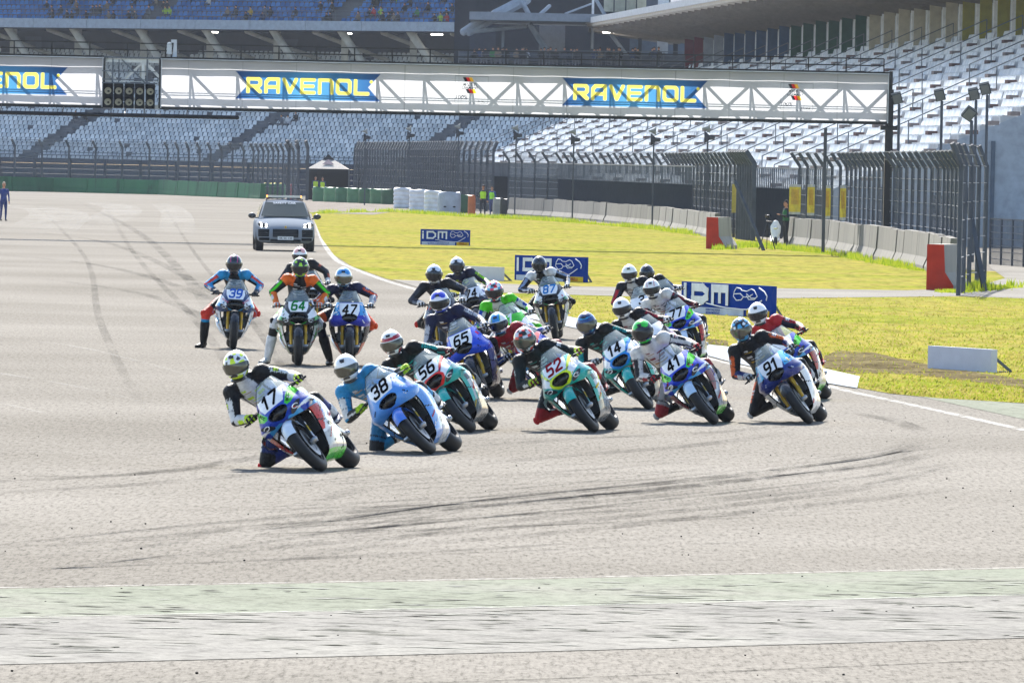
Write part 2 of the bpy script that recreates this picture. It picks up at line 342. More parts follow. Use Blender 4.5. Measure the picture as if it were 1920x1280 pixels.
sheet('painted_runoff', [(-400, 1111), (0, 1104), (1000, 1086), (1920, 1066), (2320, 1057), (2320, 1107), (1920, 1116), (1000, 1138), (0, 1159), (-400, 1168)], 'green_paint', .004)
sheet('painted_edge', [(-400, 1168), (0, 1159), (1000, 1138), (1920, 1116), (2320, 1107), (2320, 1187), (1920, 1196), (1000, 1222), (0, 1246), (-400, 1256)], 'white_paint', .004)
ribbon('paint_border', [(-300, 1109), (0, 1103), (1000, 1085), (1920, 1065), (2200, 1059)], .05, 'worn_line', .009, False)
ribbon('paint_border', [(-300, 1165), (0, 1159), (1000, 1138), (1920, 1116), (2200, 1110)], .05, 'worn_line', .009, False)
ribbon('surface_seam', [(700, 1284), (1100, 1270), (1500, 1253), (1920, 1236), (2200, 1226)], .03, 'scratches', .004, False)
for px in [[(-300, 905), (0, 902), (300, 884), (520, 852), (900, 800)], [(-200, 1034), (200, 1016), (600, 975), (1100, 930), (1500, 890), (1700, 862), (1780, 842)], [(0, 1078), (500, 1028), (1000, 985), (1300, 955), (1600, 918), (1800, 872)], [(300, 960), (700, 950), (1000, 940), (1300, 912), (1520, 880)], [(100, 1010), (700, 958), (1150, 938), (1420, 905)], [(500, 1040), (1000, 1003), (1350, 965), (1640, 935), (1800, 915)], [(1590, 772), (1680, 790), (1730, 812)]]:
    ribbon('tyre_mark', px, .28, 'rubber_marks', .005)
for px in [[(-100, 470), (200, 500), (500, 600), (800, 760)], [(0, 430), (200, 455), (420, 560), (560, 720), (620, 830)], [(150, 380), (250, 430), (350, 520), (420, 640)], [(60, 520), (300, 560), (560, 700)], [(620, 900), (1000, 860), (1300, 835), (1560, 800)], [(800, 842), (1100, 822), (1400, 806), (1560, 780)], [(-100, 930), (300, 905), (560, 880)], [(-80, 890), (200, 892), (440, 872)]]:
    ribbon('tyre_mark', px, .3, 'rubber_faint', .0045)
random.seed(31)
for i in range(34):
    o_ = random.uniform(-1, 1); b_ = random.choice([0, 0, 0, 2, 2, 2, 1] if i % 3 else [0, 2]); q_ = random.uniform(.3, 1)
    if b_ == 0: pts_ = [(x_, y_+o_*34+random.uniform(-4, 4)) for x_, y_ in [(-150+900*(1-q_), 1050), (350+500*(1-q_), 1000), (900, 955), (1350, 912), (1640, 875), (1690+110*random.random(), 858-18*random.random())]]
    elif b_ == 1: x0_ = random.uniform(60, 420); pts_ = [(x0_+o_*20, 385), (x0_+70, 470), (x0_+140+o_*50, 600), (x0_+230+o_*70, 760)]
    else: y0_ = random.uniform(820, 1040); pts_ = [(random.uniform(-100, 600), y0_+30), (random.uniform(700, 1000), y0_), (random.uniform(1200, 1700), y0_-40*q_)]
    ribbon('tyre_mark', pts_, random.uniform(.06, .2), 'rubber_faint', .0035-.00005*i)
for pts_, w_ in (([(40, 385), (110, 400), (60, 440)], 3.0), ([(170, 378), (230, 392), (160, 430)], 2.2), ([(300, 380), (330, 400), (330, 440)], 1.6)): ribbon('painted_glare', pts_, w_, 'worn_line_and_glare', .0032)  # white glare on the far left asphalt, painted in as pale ribbons
# flaked paint and scratches, loose stones
mb = MB()
for i in range(420):
    px = random.uniform(-60, 1980); t = random.random(); py = (1104-px*.02)+t*128+(6 if t < .5 else 0); p = G(px, py); L = random.uniform(.03, .35)*random.random()+.03; a = R(random.gauss(-1.5, 9)); wv = random.uniform(.01, .07)
    mb.add([(p.x-L*math.cos(a), p.y-L*math.sin(a), .0085), (p.x, p.y-wv, .0085), (p.x+L*math.cos(a), p.y+L*math.sin(a), .0085), (p.x+.02, p.y+wv, .0085)], [(0, 1, 2, 3)], hx(random.choice(['#7a7a72', '#84847c', '#66675f', '#989891', '#a2a29a', '#7a7a72'])))
tag(mb.build('flaked_paint', 'matte', None, False), 'dark flakes and scratches in the pale painted strips', 'worn paint', kind='stuff')
mb = MB()
for i in range(70):
    px = random.uniform(0, 1920); py = random.uniform(760, 1270); p = G(px, py); r = random.uniform(.005, .011); mb.ell((p.x, p.y, r*.6), (r, r*1.3, r*.7), None, 6, 4, hx('#3a3835'))
for i in range(22):
    px = random.uniform(1560, 1920); py = 800+(px-1560)*.02+random.uniform(-30, 40); p = G(px, py); r = random.uniform(.004, .008); mb.ell((p.x, p.y, r*.6), (r, r, r*.7), None, 6, 4, hx('#5a5750'))
tag(mb.build('loose_stones', 'matte', None, False), 'small dark stones scattered on the asphalt', 'stones', kind='stuff')
# grass blades standing on the infield
def inside(p, poly):
    c = False; n = len(poly)
    for i in range(n):
        a, b = poly[i], poly[i-1]
        if (a[1] > p[1]) != (b[1] > p[1]) and p[0] < (b[0]-a[0])*(p[1]-a[1])/(b[1]-a[1])+a[0]: c = not c
    return c
gpol = [tuple(G(*p)[:2]) for p in GP]
ex = [[tuple(G(*p)[:2]) for p in q] for q in ([(735, 525), (850, 529), (1060, 537), (1277, 541), (1447, 541), (1700, 545), (1800, 541), (1885, 522), (1850, 494), (2300, 500), (2300, 575), (1920, 560), (1800, 556), (1447, 560), (1277, 559), (1060, 553), (900, 548), (790, 541)], [(1545, 668), (1640, 662), (1760, 688), (1920, 712), (1920, 728), (1740, 706), (1660, 700), (1545, 690)])]
mb = MB(); V = []; Fc = []; Cc = []; gc = [hx(q) for q in ('#8a9432', '#969042', '#9c904c', '#8c9630', '#788424', '#928a44')]; cnt = 0
for i in range(26000):
    px = random.uniform(900, 1960); py = 756-200*random.random()**1.6; p = G(px, py); q = (p.x, p.y)
    if not inside(q, gpol) or inside(q, ex[0]): continue
    if inside(q, ex[1]) and random.random() < .8: continue
    e = .006+.014*random.random(); hgt = random.uniform(.015, .05); n = len(V); lx = random.uniform(-.04, .04)
    V += [(p.x-e, p.y, .004), (p.x+e, p.y+random.uniform(-.03, .03), .004), (p.x+lx, p.y, .004+hgt)]; Fc.append((n, n+1, n+2)); cl = random.choice(gc); Cc.append(cl)
mb.V = V; mb.F = Fc; mb.C = Cc; tag(mb.build('grass_tufts', 'blade', None, False), 'dry yellow green grass tufts on the infield', 'grass', kind='stuff')

def weeds(pix, n, label, spread=.35, hh=.22):
    P = [G(*p) for p in pix]; mb = MB(); V = []; Fc = []; Cc = []
    for i in range(n):
        k = random.randrange(len(P)-1); t = random.random(); p = P[k]*(1-t)+P[k+1]*t; x = p.x+random.gauss(0, spread*.4); y = p.y-abs(random.gauss(0, spread*3)); m_ = len(V); e = random.uniform(.01, .035); h_ = hh*random.uniform(.25, 1)*(1 if math.sin(x*1.7+y*.3) > -.2 else .35); lx = random.uniform(-.08, .08)
        V += [(x-e, y, 0), (x+e, y, 0), (x+lx, y, h_)]; Fc.append((m_, m_+1, m_+2)); Cc.append(hx(random.choice(['#7f9020', '#8c9a24', '#6c8420', '#98a030'])))
    mb.V = V; mb.F = Fc; mb.C = Cc; tag(mb.build('weeds', 'blade', None, False), label, 'weeds', kind='stuff')
weeds([(590, 400), (740, 397), (880, 407), (1000, 412), (1100, 419), (1240, 431), (1318, 442)], 5000, 'bright green weeds along the foot of the first concrete wall', .5, .30)
weeds([(1345, 468), (1400, 462), (1475, 468), (1560, 476), (1640, 492), (1735, 508)], 3500, 'bright green weeds along the foot of the right concrete wall', .4, .28)
weeds([(1770, 548), (1800, 546), (1850, 542), (1890, 538)], 1600, 'green weeds growing round the posts at the near end of the fence', .4, .30)
# ------------------------------------------------------------------ grandstands
def seat_geo(mb, p, e, b, wd, col, t=0.0, ht=.36):
    """moulded bucket seat: back shell with rounded top, pan; e along the row, b towards the back"""
    p = np.array(p, float); e = np.array((e[0], e[1], 0)); b = np.array((b[0], b[1], 0)); z = np.array((0, 0, 1.)); w2 = wd/2
    q = [p-e*w2+b*.02, p+e*w2+b*.02, p+e*w2*.95+b*.10+z*ht*.7, p+e*w2*.6+b*.12+z*ht, p-e*w2*.6+b*.12+z*ht, p-e*w2*.95+b*.10+z*ht*.7]
    r = [v+b*.035 for v in q]; n = 6
    mb.add(q+r+[p-e*w2*.9-b*.30+z*.04, p+e*w2*.9-b*.30+z*.04, p-e*w2*.9-b*.30-z*.02, p+e*w2*.9-b*.30-z*.02],
           [(0, 1, 2, 3, 4, 5), (11, 10, 9, 8, 7, 6), (1, 7, 8, 2), (2, 8, 9, 3), (3, 9, 10, 4), (4, 10, 11, 5), (5, 11, 6, 0), (12, 13, 1, 0), (12, 14, 15, 13)], col)
def in_frame(p, m=40):
    x, y = proj(p); return -m < x < 1920+m and -m < y < 1280
def fill_seats(stand, pts, e, b, wd, cols, name='seat', top=100, skip=.0, keep=lambda p: True, base=(0, 0)):
    """the 100 nearest seats are parts of their own, the others one mesh"""
    pts = [p for p in pts if in_frame(p) and keep(p) and random.random() > skip]; pts.sort(key=lambda p: p[1]); near = pts[:top]; rest = pts[top:]
    me = []
    for c in cols:
        mb = MB(); seat_geo(mb, (0, 0, 0), e, b, wd, c); me.append(mb.mesh(name, 'seat_plastic', False))
    sl = stand.location
    for p in near: o = link(name, random.choice(me), stand); o.location = Vector(p)-sl
    mb = MB()
    for p in rest: seat_geo(mb, np.array(p)-np.array(sl), e, b, wd, random.choice(cols))
    if rest: tag(mb.build('seat_rows', 'seat_plastic', stand, False), kind='stuff')
def stair_block(mb, O, e, b, e0, e1, rows, tread, rise, z0, col):
    """solid stepped terrace"""
    e = np.array((*e, 0.)); b = np.array((*b, 0.)); O = np.array(O, float)
    for i in range(rows):
        a = O+e*e0+b*(tread*i); c = O+e*e1+b*(tread*i); zt = z0+rise*i; zb = zt-rise
        q = [a*1, c*1, c+b*tread, a+b*tread]; 
        for v in q: v[2] = zt
        f = [a*1, c*1]; f[0][2] = zb; f[1][2] = zb
        mb.add(q, [(0, 1, 2, 3)], col); mb.add([f[0], f[1], q[1], q[0]], [(0, 1, 2, 3)], col)
    a = O+e*e0; c = O+e*e1; bk = b*(tread*rows); zt = z0+rise*(rows-1)
    for s_ in (a, c): 
        pts = [(s_[0], s_[1], z0-rise)]
        for i in range(rows): q = s_+b*tread*i; pts += [(q[0], q[1], z0+rise*i), (q[0]+b[0]*tread, q[1]+b[1]*tread, z0+rise*i)]
        q = s_+bk; pts.append((q[0], q[1], z0-rise)); mb.add(pts, [tuple(range(len(pts)))], col)
def rail(mb, pts, h, w=.05, mid=1, step=2.5, col=(.3, .3, .32)):
    pts = [np.array(p, float) for p in pts]; z = np.array((0, 0, 1.))
    for a, c in zip(pts, pts[1:]):
        for k in range(mid+1): q = z*h*(1-k/(mid+1)); mb.bar(a+q, c+q, w, w, col)
        n = max(1, int(np.linalg.norm(c-a)/step))
        for i in range(n+1): p = a+(c-a)*i/n; mb.bar(p, p+z*h, w, w, col)
# --- far stand, behind the first corner, in the shade of its upper tier
AL = R(38.7); e1 = (math.cos(AL), -math.sin(AL)); b1 = (math.sin(AL), math.cos(AL)); O1 = AT(200, 300, 818); O1.z = 0
def L1(e, b, z): return (O1.x+e1[0]*e+b1[0]*b, O1.y+e1[1]*e+b1[1]*b, z)
far = empty('grandstand', (O1.x, O1.y, 0), 'far covered grandstand with rows of pale blue seats behind the sponsor bridge', 'grandstand')
mb = MB(); stair_block(mb, (0, 0, 0), e1, b1, -62, 62, 27, .8, .36, 2.6, hx('#6b7078')); mb.build('terrace', 'dark_concrete', far, False)
def l1(e, b, z): p = L1(e, b, z); return (p[0]-O1.x, p[1]-O1.y, z)
mb = MB()
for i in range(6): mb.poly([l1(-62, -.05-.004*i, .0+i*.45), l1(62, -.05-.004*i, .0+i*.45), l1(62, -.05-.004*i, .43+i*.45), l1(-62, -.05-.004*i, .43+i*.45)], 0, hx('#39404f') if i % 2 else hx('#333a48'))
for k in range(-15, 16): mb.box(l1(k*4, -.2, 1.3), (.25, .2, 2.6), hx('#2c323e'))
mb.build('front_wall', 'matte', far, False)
pts = []; aisle = [-9.5+20.8*k for k in range(-4, 6)]
for i in range(27):
    for j in range(-112, 112):
        e = j*.535+(.27 if i % 2 else 0)
        if min(abs(e-a) for a in aisle) < .95: continue
        pts.append(L1(e, .42+.8*i, 2.62+.36*i))
fill_seats(far, pts, e1, b1, .44, [hx('#ccd1d6'), hx('#d8dce0'), hx('#bcc3ca')], skip=.012)
for a in aisle:
    mb = MB()
    for i in range(0, 26):
        mb.poly([l1(a-.6, .8*i, 2.80+.36*i), l1(a+.6, .8*i, 2.80+.36*i), l1(a+.6, .8*i+.4, 2.80+.36*i), l1(a-.6, .8*i+.4, 2.80+.36*i)], .17, hx('#7c8188'))
    mb.build('aisle_steps', 'dark_concrete', far, False)
mb = MB(); rail(mb, [l1(-62, -.1, 2.7), l1(62, -.1, 2.7)], .5, .06, 1, 3, hx('#4a5264')); mb.build('front_rail', 'galv', far, False)
# concourse and upper tier
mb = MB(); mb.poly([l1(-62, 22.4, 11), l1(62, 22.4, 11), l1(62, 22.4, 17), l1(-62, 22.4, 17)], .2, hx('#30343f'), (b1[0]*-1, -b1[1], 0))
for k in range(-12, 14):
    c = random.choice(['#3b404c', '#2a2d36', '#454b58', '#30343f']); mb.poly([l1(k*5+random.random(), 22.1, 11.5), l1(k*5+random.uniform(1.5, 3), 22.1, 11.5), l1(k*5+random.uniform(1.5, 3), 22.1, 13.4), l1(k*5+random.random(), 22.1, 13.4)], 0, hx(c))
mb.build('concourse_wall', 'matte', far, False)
mb = MB()
def slabz(z0, z1, b0, b1_, col): mb.add([l1(-62, b0, z0), l1(62, b0, z0), l1(62, b1_, z0), l1(-62, b1_, z0), l1(-62, b0, z1), l1(62, b0, z1), l1(62, b1_, z1), l1(-62, b1_, z1)], [(3, 2, 1, 0), (4, 5, 6, 7), (0, 1, 5, 4), (1, 2, 6, 5), (2, 3, 7, 6), (3, 0, 4, 7)], col)
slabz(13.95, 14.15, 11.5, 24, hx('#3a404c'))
for k in range(-10, 10):
    a0 = k*6.2; mb.add([l1(a0+.02, 11.2, 14.02), l1(a0+6.17, 11.2, 14.02), l1(a0+6.17, 11.2, 14.82), l1(a0+.02, 11.2, 14.82), l1(a0+.02, 11.48, 14.02), l1(a0+6.17, 11.48, 14.02), l1(a0+6.17, 11.48, 14.82), l1(a0+.02, 11.48, 14.82)], [(0, 1, 2, 3), (3, 2, 6, 7), (1, 0, 4, 5), (0, 3, 7, 4), (2, 1, 5, 6)], hx('#9ba6b4'))
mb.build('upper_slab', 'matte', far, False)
mb = MB(); stair_block(mb, (0, 0, 0), e1, b1, -62, 62, 14, .8, .45, 14.7, hx('#5a6270'))
mb.xf(Matrix.Translation((b1[0]*12, b1[1]*12, 0))); mb.build('upper_terrace', 'dark_concrete', far, False)
pts = []
for i in range(9):
    for j in range(-112, 112):
        e = j*.535+(.27 if i % 2 else 0)
        if min(abs(e-a-3) for a in aisle) < .95: continue
        pts.append(L1(e, 12.42+.8*i, 14.75+.45*i))
fs = empty('upper_seating', (O1.x, O1.y, 0), 'upper tier of blue seats above the white parapet of the far grandstand', 'seating tier')
fill_seats(fs, pts, e1, b1, .46, [hx('#3f78c0'), hx('#4c86cc'), hx('#3568ac')], top=60)
mb = MB(); rail(mb, [l1(-62, 11.7, 14.8), l1(62, 11.7, 14.8)], .9, .04, 2, 1.6, hx('#5c6675')); mb.build('upper_rail', 'galv', far, False)
def column(k, slant):
    mb = MB(); e = k*7.6
    if slant: mb.tube([l1(e, 12.5, 14.1), l1(e+3.0, 14.5, 9.0)], [.34, .30], 10)
    else: mb.box(l1(e+1, 16.5, 11.9), (.6, .6, 4.6))
    mb.build('slanted_column' if slant else 'column', 'concrete', far, True)
for k in range(-7, 7): column(k, True); column(k+.5, False)
mb = MB()
for k in range(-7, 7): mb.tube([l1(k*7.6+3, 14.5, 13.9), l1(k*7.6+6.8, 21, 11.4)], .18, 8)
mb.build('brace', 'concrete', far)
for k in (-7, -5.5, 0, 3, 5): mb = MB(); mb.box(l1(k*5, 13.5, 13.8), (1.0, .3, .12)); mb.build('ceiling_light', 'lamp_on', far, False)
mb = MB(); slabz(22.5, 22.8, 6, 40, hx('#8a909a')); mb.build('roof', 'matte', far, False)
# --- right stand: long sunlit bank running towards the camera, coloured doors along its back
F0 = np.array((-5.0, 672.)); F1 = np.array((13.2, 398.)); dd = nrm(F1-F0); e2 = (dd[0], dd[1]); b2 = (-dd[1], dd[0]); LEN = np.linalg.norm(F1-F0)
if b2[0] < 0: b2 = (-b2[0], -b2[1])
def l2(e, b, z): return (e2[0]*e+b2[0]*b, e2[1]*e+b2[1]*b, z)
def L2(e, b, z): p = l2(e, b, z); return (p[0]+F0[0], p[1]+F0[1], z)
rt = empty('grandstand', (F0[0], F0[1], 0), 'long sunlit grandstand of white seats on the right with coloured doors along its back', 'grandstand')
NR = 20; mb = MB(); stair_block(mb, (0, 0, 0), e2, b2, 0, LEN, NR, .86, .40, 2.24, hx('#b4b6b8')); mb.build('terrace', 'matte', rt, False)
pts = []; ais = [4+15.2*k for k in range(19)]
for i in range(NR):
    for j in range(int(LEN/.52)):
        e = j*.52
        if min(abs(e-a) for a in ais) < .75: continue
        pts.append(L2(e, .42+.86*i, 2.26+.40*i))
fill_seats(rt, pts, e2, b2, .47, [hx('#c8ced4'), hx('#d2d6da'), hx('#bcc4cc')], skip=.01)
for a in ais:
    mb = MB()
    for i in range(NR-1): mb.poly([l2(a-.6, .86*i, 2.42+.40*i), l2(a+.6, .86*i, 2.42+.40*i), l2(a+.6, .86*i+.4, 2.42+.40*i), l2(a-.6, .86*i+.4, 2.42+.40*i)], .17, hx('#8a7f7c') if i % 3 else hx('#6c5a58'))
    mb.build('aisle_steps', 'matte', rt, False)
for n_, a in enumerate(ais):
    if a > LEN-4: continue
    mb = MB(); lo, hi = (1, 9) if n_ % 2 else (0, 19); rail(mb, [l2(a+.7, .86*lo, 2.24+.40*lo), l2(a+.7, .86*hi, 2.24+.40*hi)], 1.0, .05, 0, 3.2); mb.build('handrail', 'galv', rt, False)
    if n_ % 2: mb = MB(); rail(mb, [l2(a+.7, .86*12, 2.24+.40*12), l2(a+.7, .86*19, 2.24+.40*19)], 1.0, .05, 0, 3.2); mb.build('handrail', 'galv', rt, False)
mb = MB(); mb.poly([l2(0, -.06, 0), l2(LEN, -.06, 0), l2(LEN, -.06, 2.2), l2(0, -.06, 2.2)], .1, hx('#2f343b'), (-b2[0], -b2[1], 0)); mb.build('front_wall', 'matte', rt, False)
mb = MB(); rail(mb, [l2(0, -.12, 2.2), l2(LEN, -.12, 2.2)], .9, .06, 0, .9, hx('#50565e')); mb.build('front_rail', 'galv', rt, False)
BZ = 2.24+.40*(NR-1)
dc = ['#6c2a34']*2+['#8f97a3']+['#3c5270']*6+['#345444']*4+['#b5ad98']*4+['#928c3c']*4+['#5b2024']*7+['#8a3030']*4
mb = MB(); mb.poly([l2(-1, .86*NR+.6, BZ-.5), l2(LEN, .86*NR+.6, BZ-.5), l2(LEN, .86*NR+.6, BZ+2.6), l2(-1, .86*NR+.6, BZ+2.6)], .2, hx('#aeb2b8'), (-b2[0], -b2[1], 0)); mb.build('back_wall', 'matte', rt, False)
nd = 34; sp = LEN/nd; bw = .86*NR+.45; dcol = ['#6c2a34', '#8f97a3', '#3c5270', '#3c5270', '#3c5270', '#345444', '#345444', '#345444', '#b5ad98', '#b5ad98', '#b5ad98', '#928c3c', '#928c3c', '#928c3c', '#5b2024', '#5b2024', '#7a2c2c']
for k in range(nd):
    e = 2+k*sp*.97; c = hx(dcol[k//2])
    mb = MB(); mb.box(l2(e, bw-.80, BZ+1.15), (.16, .62, 2.9), c, Matrix.Rotation(math.atan2(b2[1], b2[0])-math.pi/2, 3, 'Z')); mb.build('coloured_fin', 'matte', rt, False)
    mb = MB(); mb.box(l2(e+.5, bw-.24, BZ+1.15), (.3, .46, 2.9), hx('#e4e6e8'), Matrix.Rotation(math.atan2(b2[1], b2[0])-math.pi/2, 3, 'Z')); mb.build('pillar', 'matte', rt, False)
mb = MB(); zf = BZ+3.1; zb = BZ+2.3; bf = .86*NR-6.2
mb.add([l2(-16, bf, zf), l2(LEN, bf, zf), l2(LEN, .86*NR+.8, zb), l2(-16, .86*NR+.8, zb), l2(-16, bf, zf+.45), l2(LEN, bf, zf+.45), l2(LEN, .86*NR+.8, zb+.6), l2(-16, .86*NR+.8, zb+.6)], [(3, 2, 1, 0), (4, 5, 6, 7), (0, 1, 5, 4), (1, 2, 6, 5), (2, 3, 7, 6), (3, 0, 4, 7)], hx('#b2aca4')); mb.build('canopy', 'matte', rt, False)
for k in range(-4, 60): e = k*LEN/58; mb = MB(); mb.bar(l2(e, bf+.3, zf-.18), l2(e, .86*NR+.4, zb-.18), .22, .34, hx('#7a746e')); mb.build('canopy_rib', 'matte', rt, False)
mb = MB(); mb.poly([l2(-16, bf-.12, zf+.2), l2(LEN, bf-.12, zf+.2), l2(LEN, bf-.12, zf+.62), l2(-16, bf-.12, zf+.62)], .08, hx('#b9bcc0'), (-b2[0], -b2[1], 0)); mb.build('canopy_edge', 'matte', rt, False)
mb = MB(); mb.poly([l2(20, bf+3, zf+.5), l2(LEN, bf+3, zf+.5), l2(LEN, bf+3, zf+4), l2(20, bf+3, zf+4)], .2, hx('#d4d6da'), (-b2[0], -b2[1], 0))
for k in range(9):
    e = 44+k*7.5; mb.poly([l2(e, bf+2.9, zf+.9), l2(e+2.4, bf+2.9, zf+.9), l2(e+2.4, bf+2.9, zf+2.2), l2(e, bf+2.9, zf+2.2)], 0, hx('#b0303c'))
mb.build('roof_hoarding', 'matte', rt, False)
for k in (2, 5, 9, 13, 18, 24): mb = MB(); mb.box(l2(k*6, bf+2.2, zf-.42), (.5, .5, .12)); mb.build('ceiling_light', 'lamp_on', rt, False)
# end wall of the bank towards the camera
mb = MB(); mb.poly([l2(LEN+.05, -.1, 0), l2(LEN+.05, .86*NR+1, 0), l2(LEN+.05, .86*NR+1, BZ), l2(LEN+.05, 0, 2.3)], .15, hx('#a6aeb8'), e2+(0,))
for k in range(7): mb.box(l2(LEN+.12, 2+k*2.3, 1.2+k*.5), (.16, .16, 2.4+k*1.0), hx('#5d6876'))
mb.build('end_wall', 'matte', rt, False)
# --- link building between the two stands
cb = empty('concourse_building', (2, 690, 0), 'dark concourse with white columns and slanted struts between the two grandstands', 'building')
def bx(name, mat, c, s, col=(.5, .5, .5), rot=None): mb = MB(); mb.box((c[0]-2, c[1]-690, c[2]), s, col, rot); return mb.build(name, mat, cb, False)
def atz(px, py, Y): return AT(px, py, Y)
Y = 690
def quad(name, x0, y0, x1, y1, Y, th, col, mat='matte'):
    a = AT(x0, y1, Y); c = AT(x1, y0, Y); return bx(name, mat, ((a.x+c.x)/2, Y+th/2, (a.z+c.z)/2), (abs(c.x-a.x), th, abs(c.z-a.z)), hx(col))
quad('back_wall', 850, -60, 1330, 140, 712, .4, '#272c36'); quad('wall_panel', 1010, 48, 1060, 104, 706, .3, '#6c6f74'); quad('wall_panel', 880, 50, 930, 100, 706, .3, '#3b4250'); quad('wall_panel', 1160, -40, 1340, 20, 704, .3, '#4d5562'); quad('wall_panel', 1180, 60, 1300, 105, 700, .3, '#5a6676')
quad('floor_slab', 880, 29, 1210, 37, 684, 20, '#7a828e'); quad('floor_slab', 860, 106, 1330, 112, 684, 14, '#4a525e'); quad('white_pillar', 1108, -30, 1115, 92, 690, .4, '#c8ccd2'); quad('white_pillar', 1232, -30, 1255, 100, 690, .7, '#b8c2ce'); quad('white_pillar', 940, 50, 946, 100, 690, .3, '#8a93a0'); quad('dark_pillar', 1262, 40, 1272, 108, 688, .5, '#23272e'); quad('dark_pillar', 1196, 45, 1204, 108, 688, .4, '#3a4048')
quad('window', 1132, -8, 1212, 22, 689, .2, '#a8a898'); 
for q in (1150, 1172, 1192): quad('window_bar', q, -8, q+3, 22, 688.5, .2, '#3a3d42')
def strut(a, b, r, Y=688, col='#8f98a4', name='strut'):
    p, q = AT(a[0], a[1], Y), AT(b[0], b[1], Y+.5); mb = MB(); mb.tube([(p.x-2, p.y-690, p.z), (q.x-2, q.y-690, q.z)], r, 8, hx(col)); mb.build(name, 'matte', cb)
for a, b, r in (((930, 28), (985, 0), .42), ((880, 62), (925, 38), .25), ((882, 60), (985, 50), .16), ((996, 50), (1028, 100), .22), ((1112, -10), (1135, 30), .13), ((1142, 60), (1175, 104), .15), ((1012, 28), (1030, 12), .14), ((980, 6), (992, 28), .18), ((870, 60), (915, 30), .3), ((1060, 26), (1108, 8), .07)): strut(a, b, r)
for x0, x1, y in ((1130, 1144, 61), (1150, 1184, 61), (1238, 1246, 49)): quad('strip_light', x0, y-2, x1, y+1.5, 686, .2, '#ffffff', 'lamp_on')
mb = MB(); a = AT(860, 110, 683); c = AT(1330, 114, 683); rail(mb, [(a.x-2, -7, a.z-.3), (c.x-2, -7, c.z-.3)], .9, .05, 2, 1.6, hx('#5a626e')); mb.build('rail', 'galv', cb, False)
# ------------------------------------------------------------------ the racing motorcycle (forward +y, rider's right +x, front contact at y=.71)
FY, RY = .71, -.72
W_, K_, = hx('#e9ebee'), hx('#101114')
def sector(x, z): return math.degrees(math.atan2(abs(x), z-.60))
ZV = [0, .30, .38, .60, .78, .90, 1.0]
T_z = [1.12, 1.015, .95, .845, .735, .655, .575]
T_y = [.34, .50, .575, .675, .745, .755, .70]
T_w = [.100, .158, .194, .240, .290, .316, .285]
T_k = [.10, .14, .20, .26, .30, .30, .24]
T_p = [2.2, 2.2, 2.2, 2.3, 2.6, 2.8, 2.6]
VX = [0, .2, .33, .55, .75, .88, 1.0]
def intake_w(v, m=0):
    t = (v-.66+m)/(.27+2*m); return 0 if not 0 < t < 1 else .27*math.sin(math.pi*t**.75)**.55*(1.08-.35*t)
def cowl(u, v):
    z = interp(VX, T_z, v); y0 = interp(VX, T_y, v); w = interp(VX, T_w, v); k = interp(VX, T_k, v); p = interp(VX, T_p, v)
    a = abs(u); x = w*math.sin(min(a, 1)*math.pi/2*.93)/math.sin(math.pi/2*.93)*(1 if u >= 0 else -1)
    y = y0-k*a**p
    if v > .75:
        t = (v-.75)/.25; z += (.055*(1-min(1, a*1.7)))*t + .04*a*a*t; y -= .05*t*(1-a)      # arch over the tyre, lamps swept up
    rg = math.exp(-(a/.10)**2)*.012*min(1, max(0, (v-.3)*4)); y += rg
    if .66 < v < .93:                                                                        # recessed central intake
        if a < intake_w(v): y -= .06
    return (x, y, z)
def is_intake(u, v): return .66 < v < .93 and abs(u) < intake_w(v)+.015
_VV = np.linspace(0, 1, 600); _ZZ = np.array([interp(VX, T_z, q) for q in _VV])
def cowl_at(x, z):
    v = float(np.interp(-z, -_ZZ, _VV)); w = interp(VX, T_w, v); a = min(1, math.asin(min(1, abs(x)/w*math.sin(math.pi/2*.93)))/(math.pi/2*.93))
    return interp(VX, T_y, v)-interp(VX, T_k, v)*a**interp(VX, T_p, v)+math.exp(-(a/.10)**2)*.012*min(1, max(0, (v-.3)*4))
S_z = [.74, .66, .54, .40, .27, .17, .125]
S_x = [.268, .308, .300, .258, .198, .130, .0]
S_f = [.66, .60, .49, .42, .37, .34, .32]
S_r = [.18, .05, -.08, -.10, -.30, -.40, -.42]
SV = [0, .14, .34, .56, .76, .9, 1]
def side(u, v, s):
    z = interp(SV, S_z, v); x = interp(SV, S_x, v); f = interp(SV, S_f, v); r = interp(SV, S_r, v)
    y = f+(r-f)*u; k = 1-.22*max(0, 1-u*3.2)**2-.10*u*u
    d = 0
    if .28 < v < .5 and .42 < u < .8: d = .012*math.sin(math.pi*(u-.42)/.38)
    return (s*(max(0, x)*k-d), y, z+.03*u*(1-v))
SH = {}
def shared(name, fn, mat, ang=35):
    if name not in SH: SH[name] = fn().mesh(name, mat, True, ang)
    return SH[name]
def tyre(rad, wd, cy, rz):
    mb = MB(); pr = []
    hw = wd/2; dep = .085 if wd < .15 else .10
    for t in range(13):
        th = math.pi*(t/12); pr.append((-hw*math.cos(th)*(.93+.07*math.sin(th)), rz-dep+dep*math.sin(th)**.75))
    pr = [(-hw*.55, rz-dep-.012)]+pr+[(hw*.55, rz-dep-.012)]
    mb.lathe(pr, 44, 'x', (0, cy, rz)); return mb
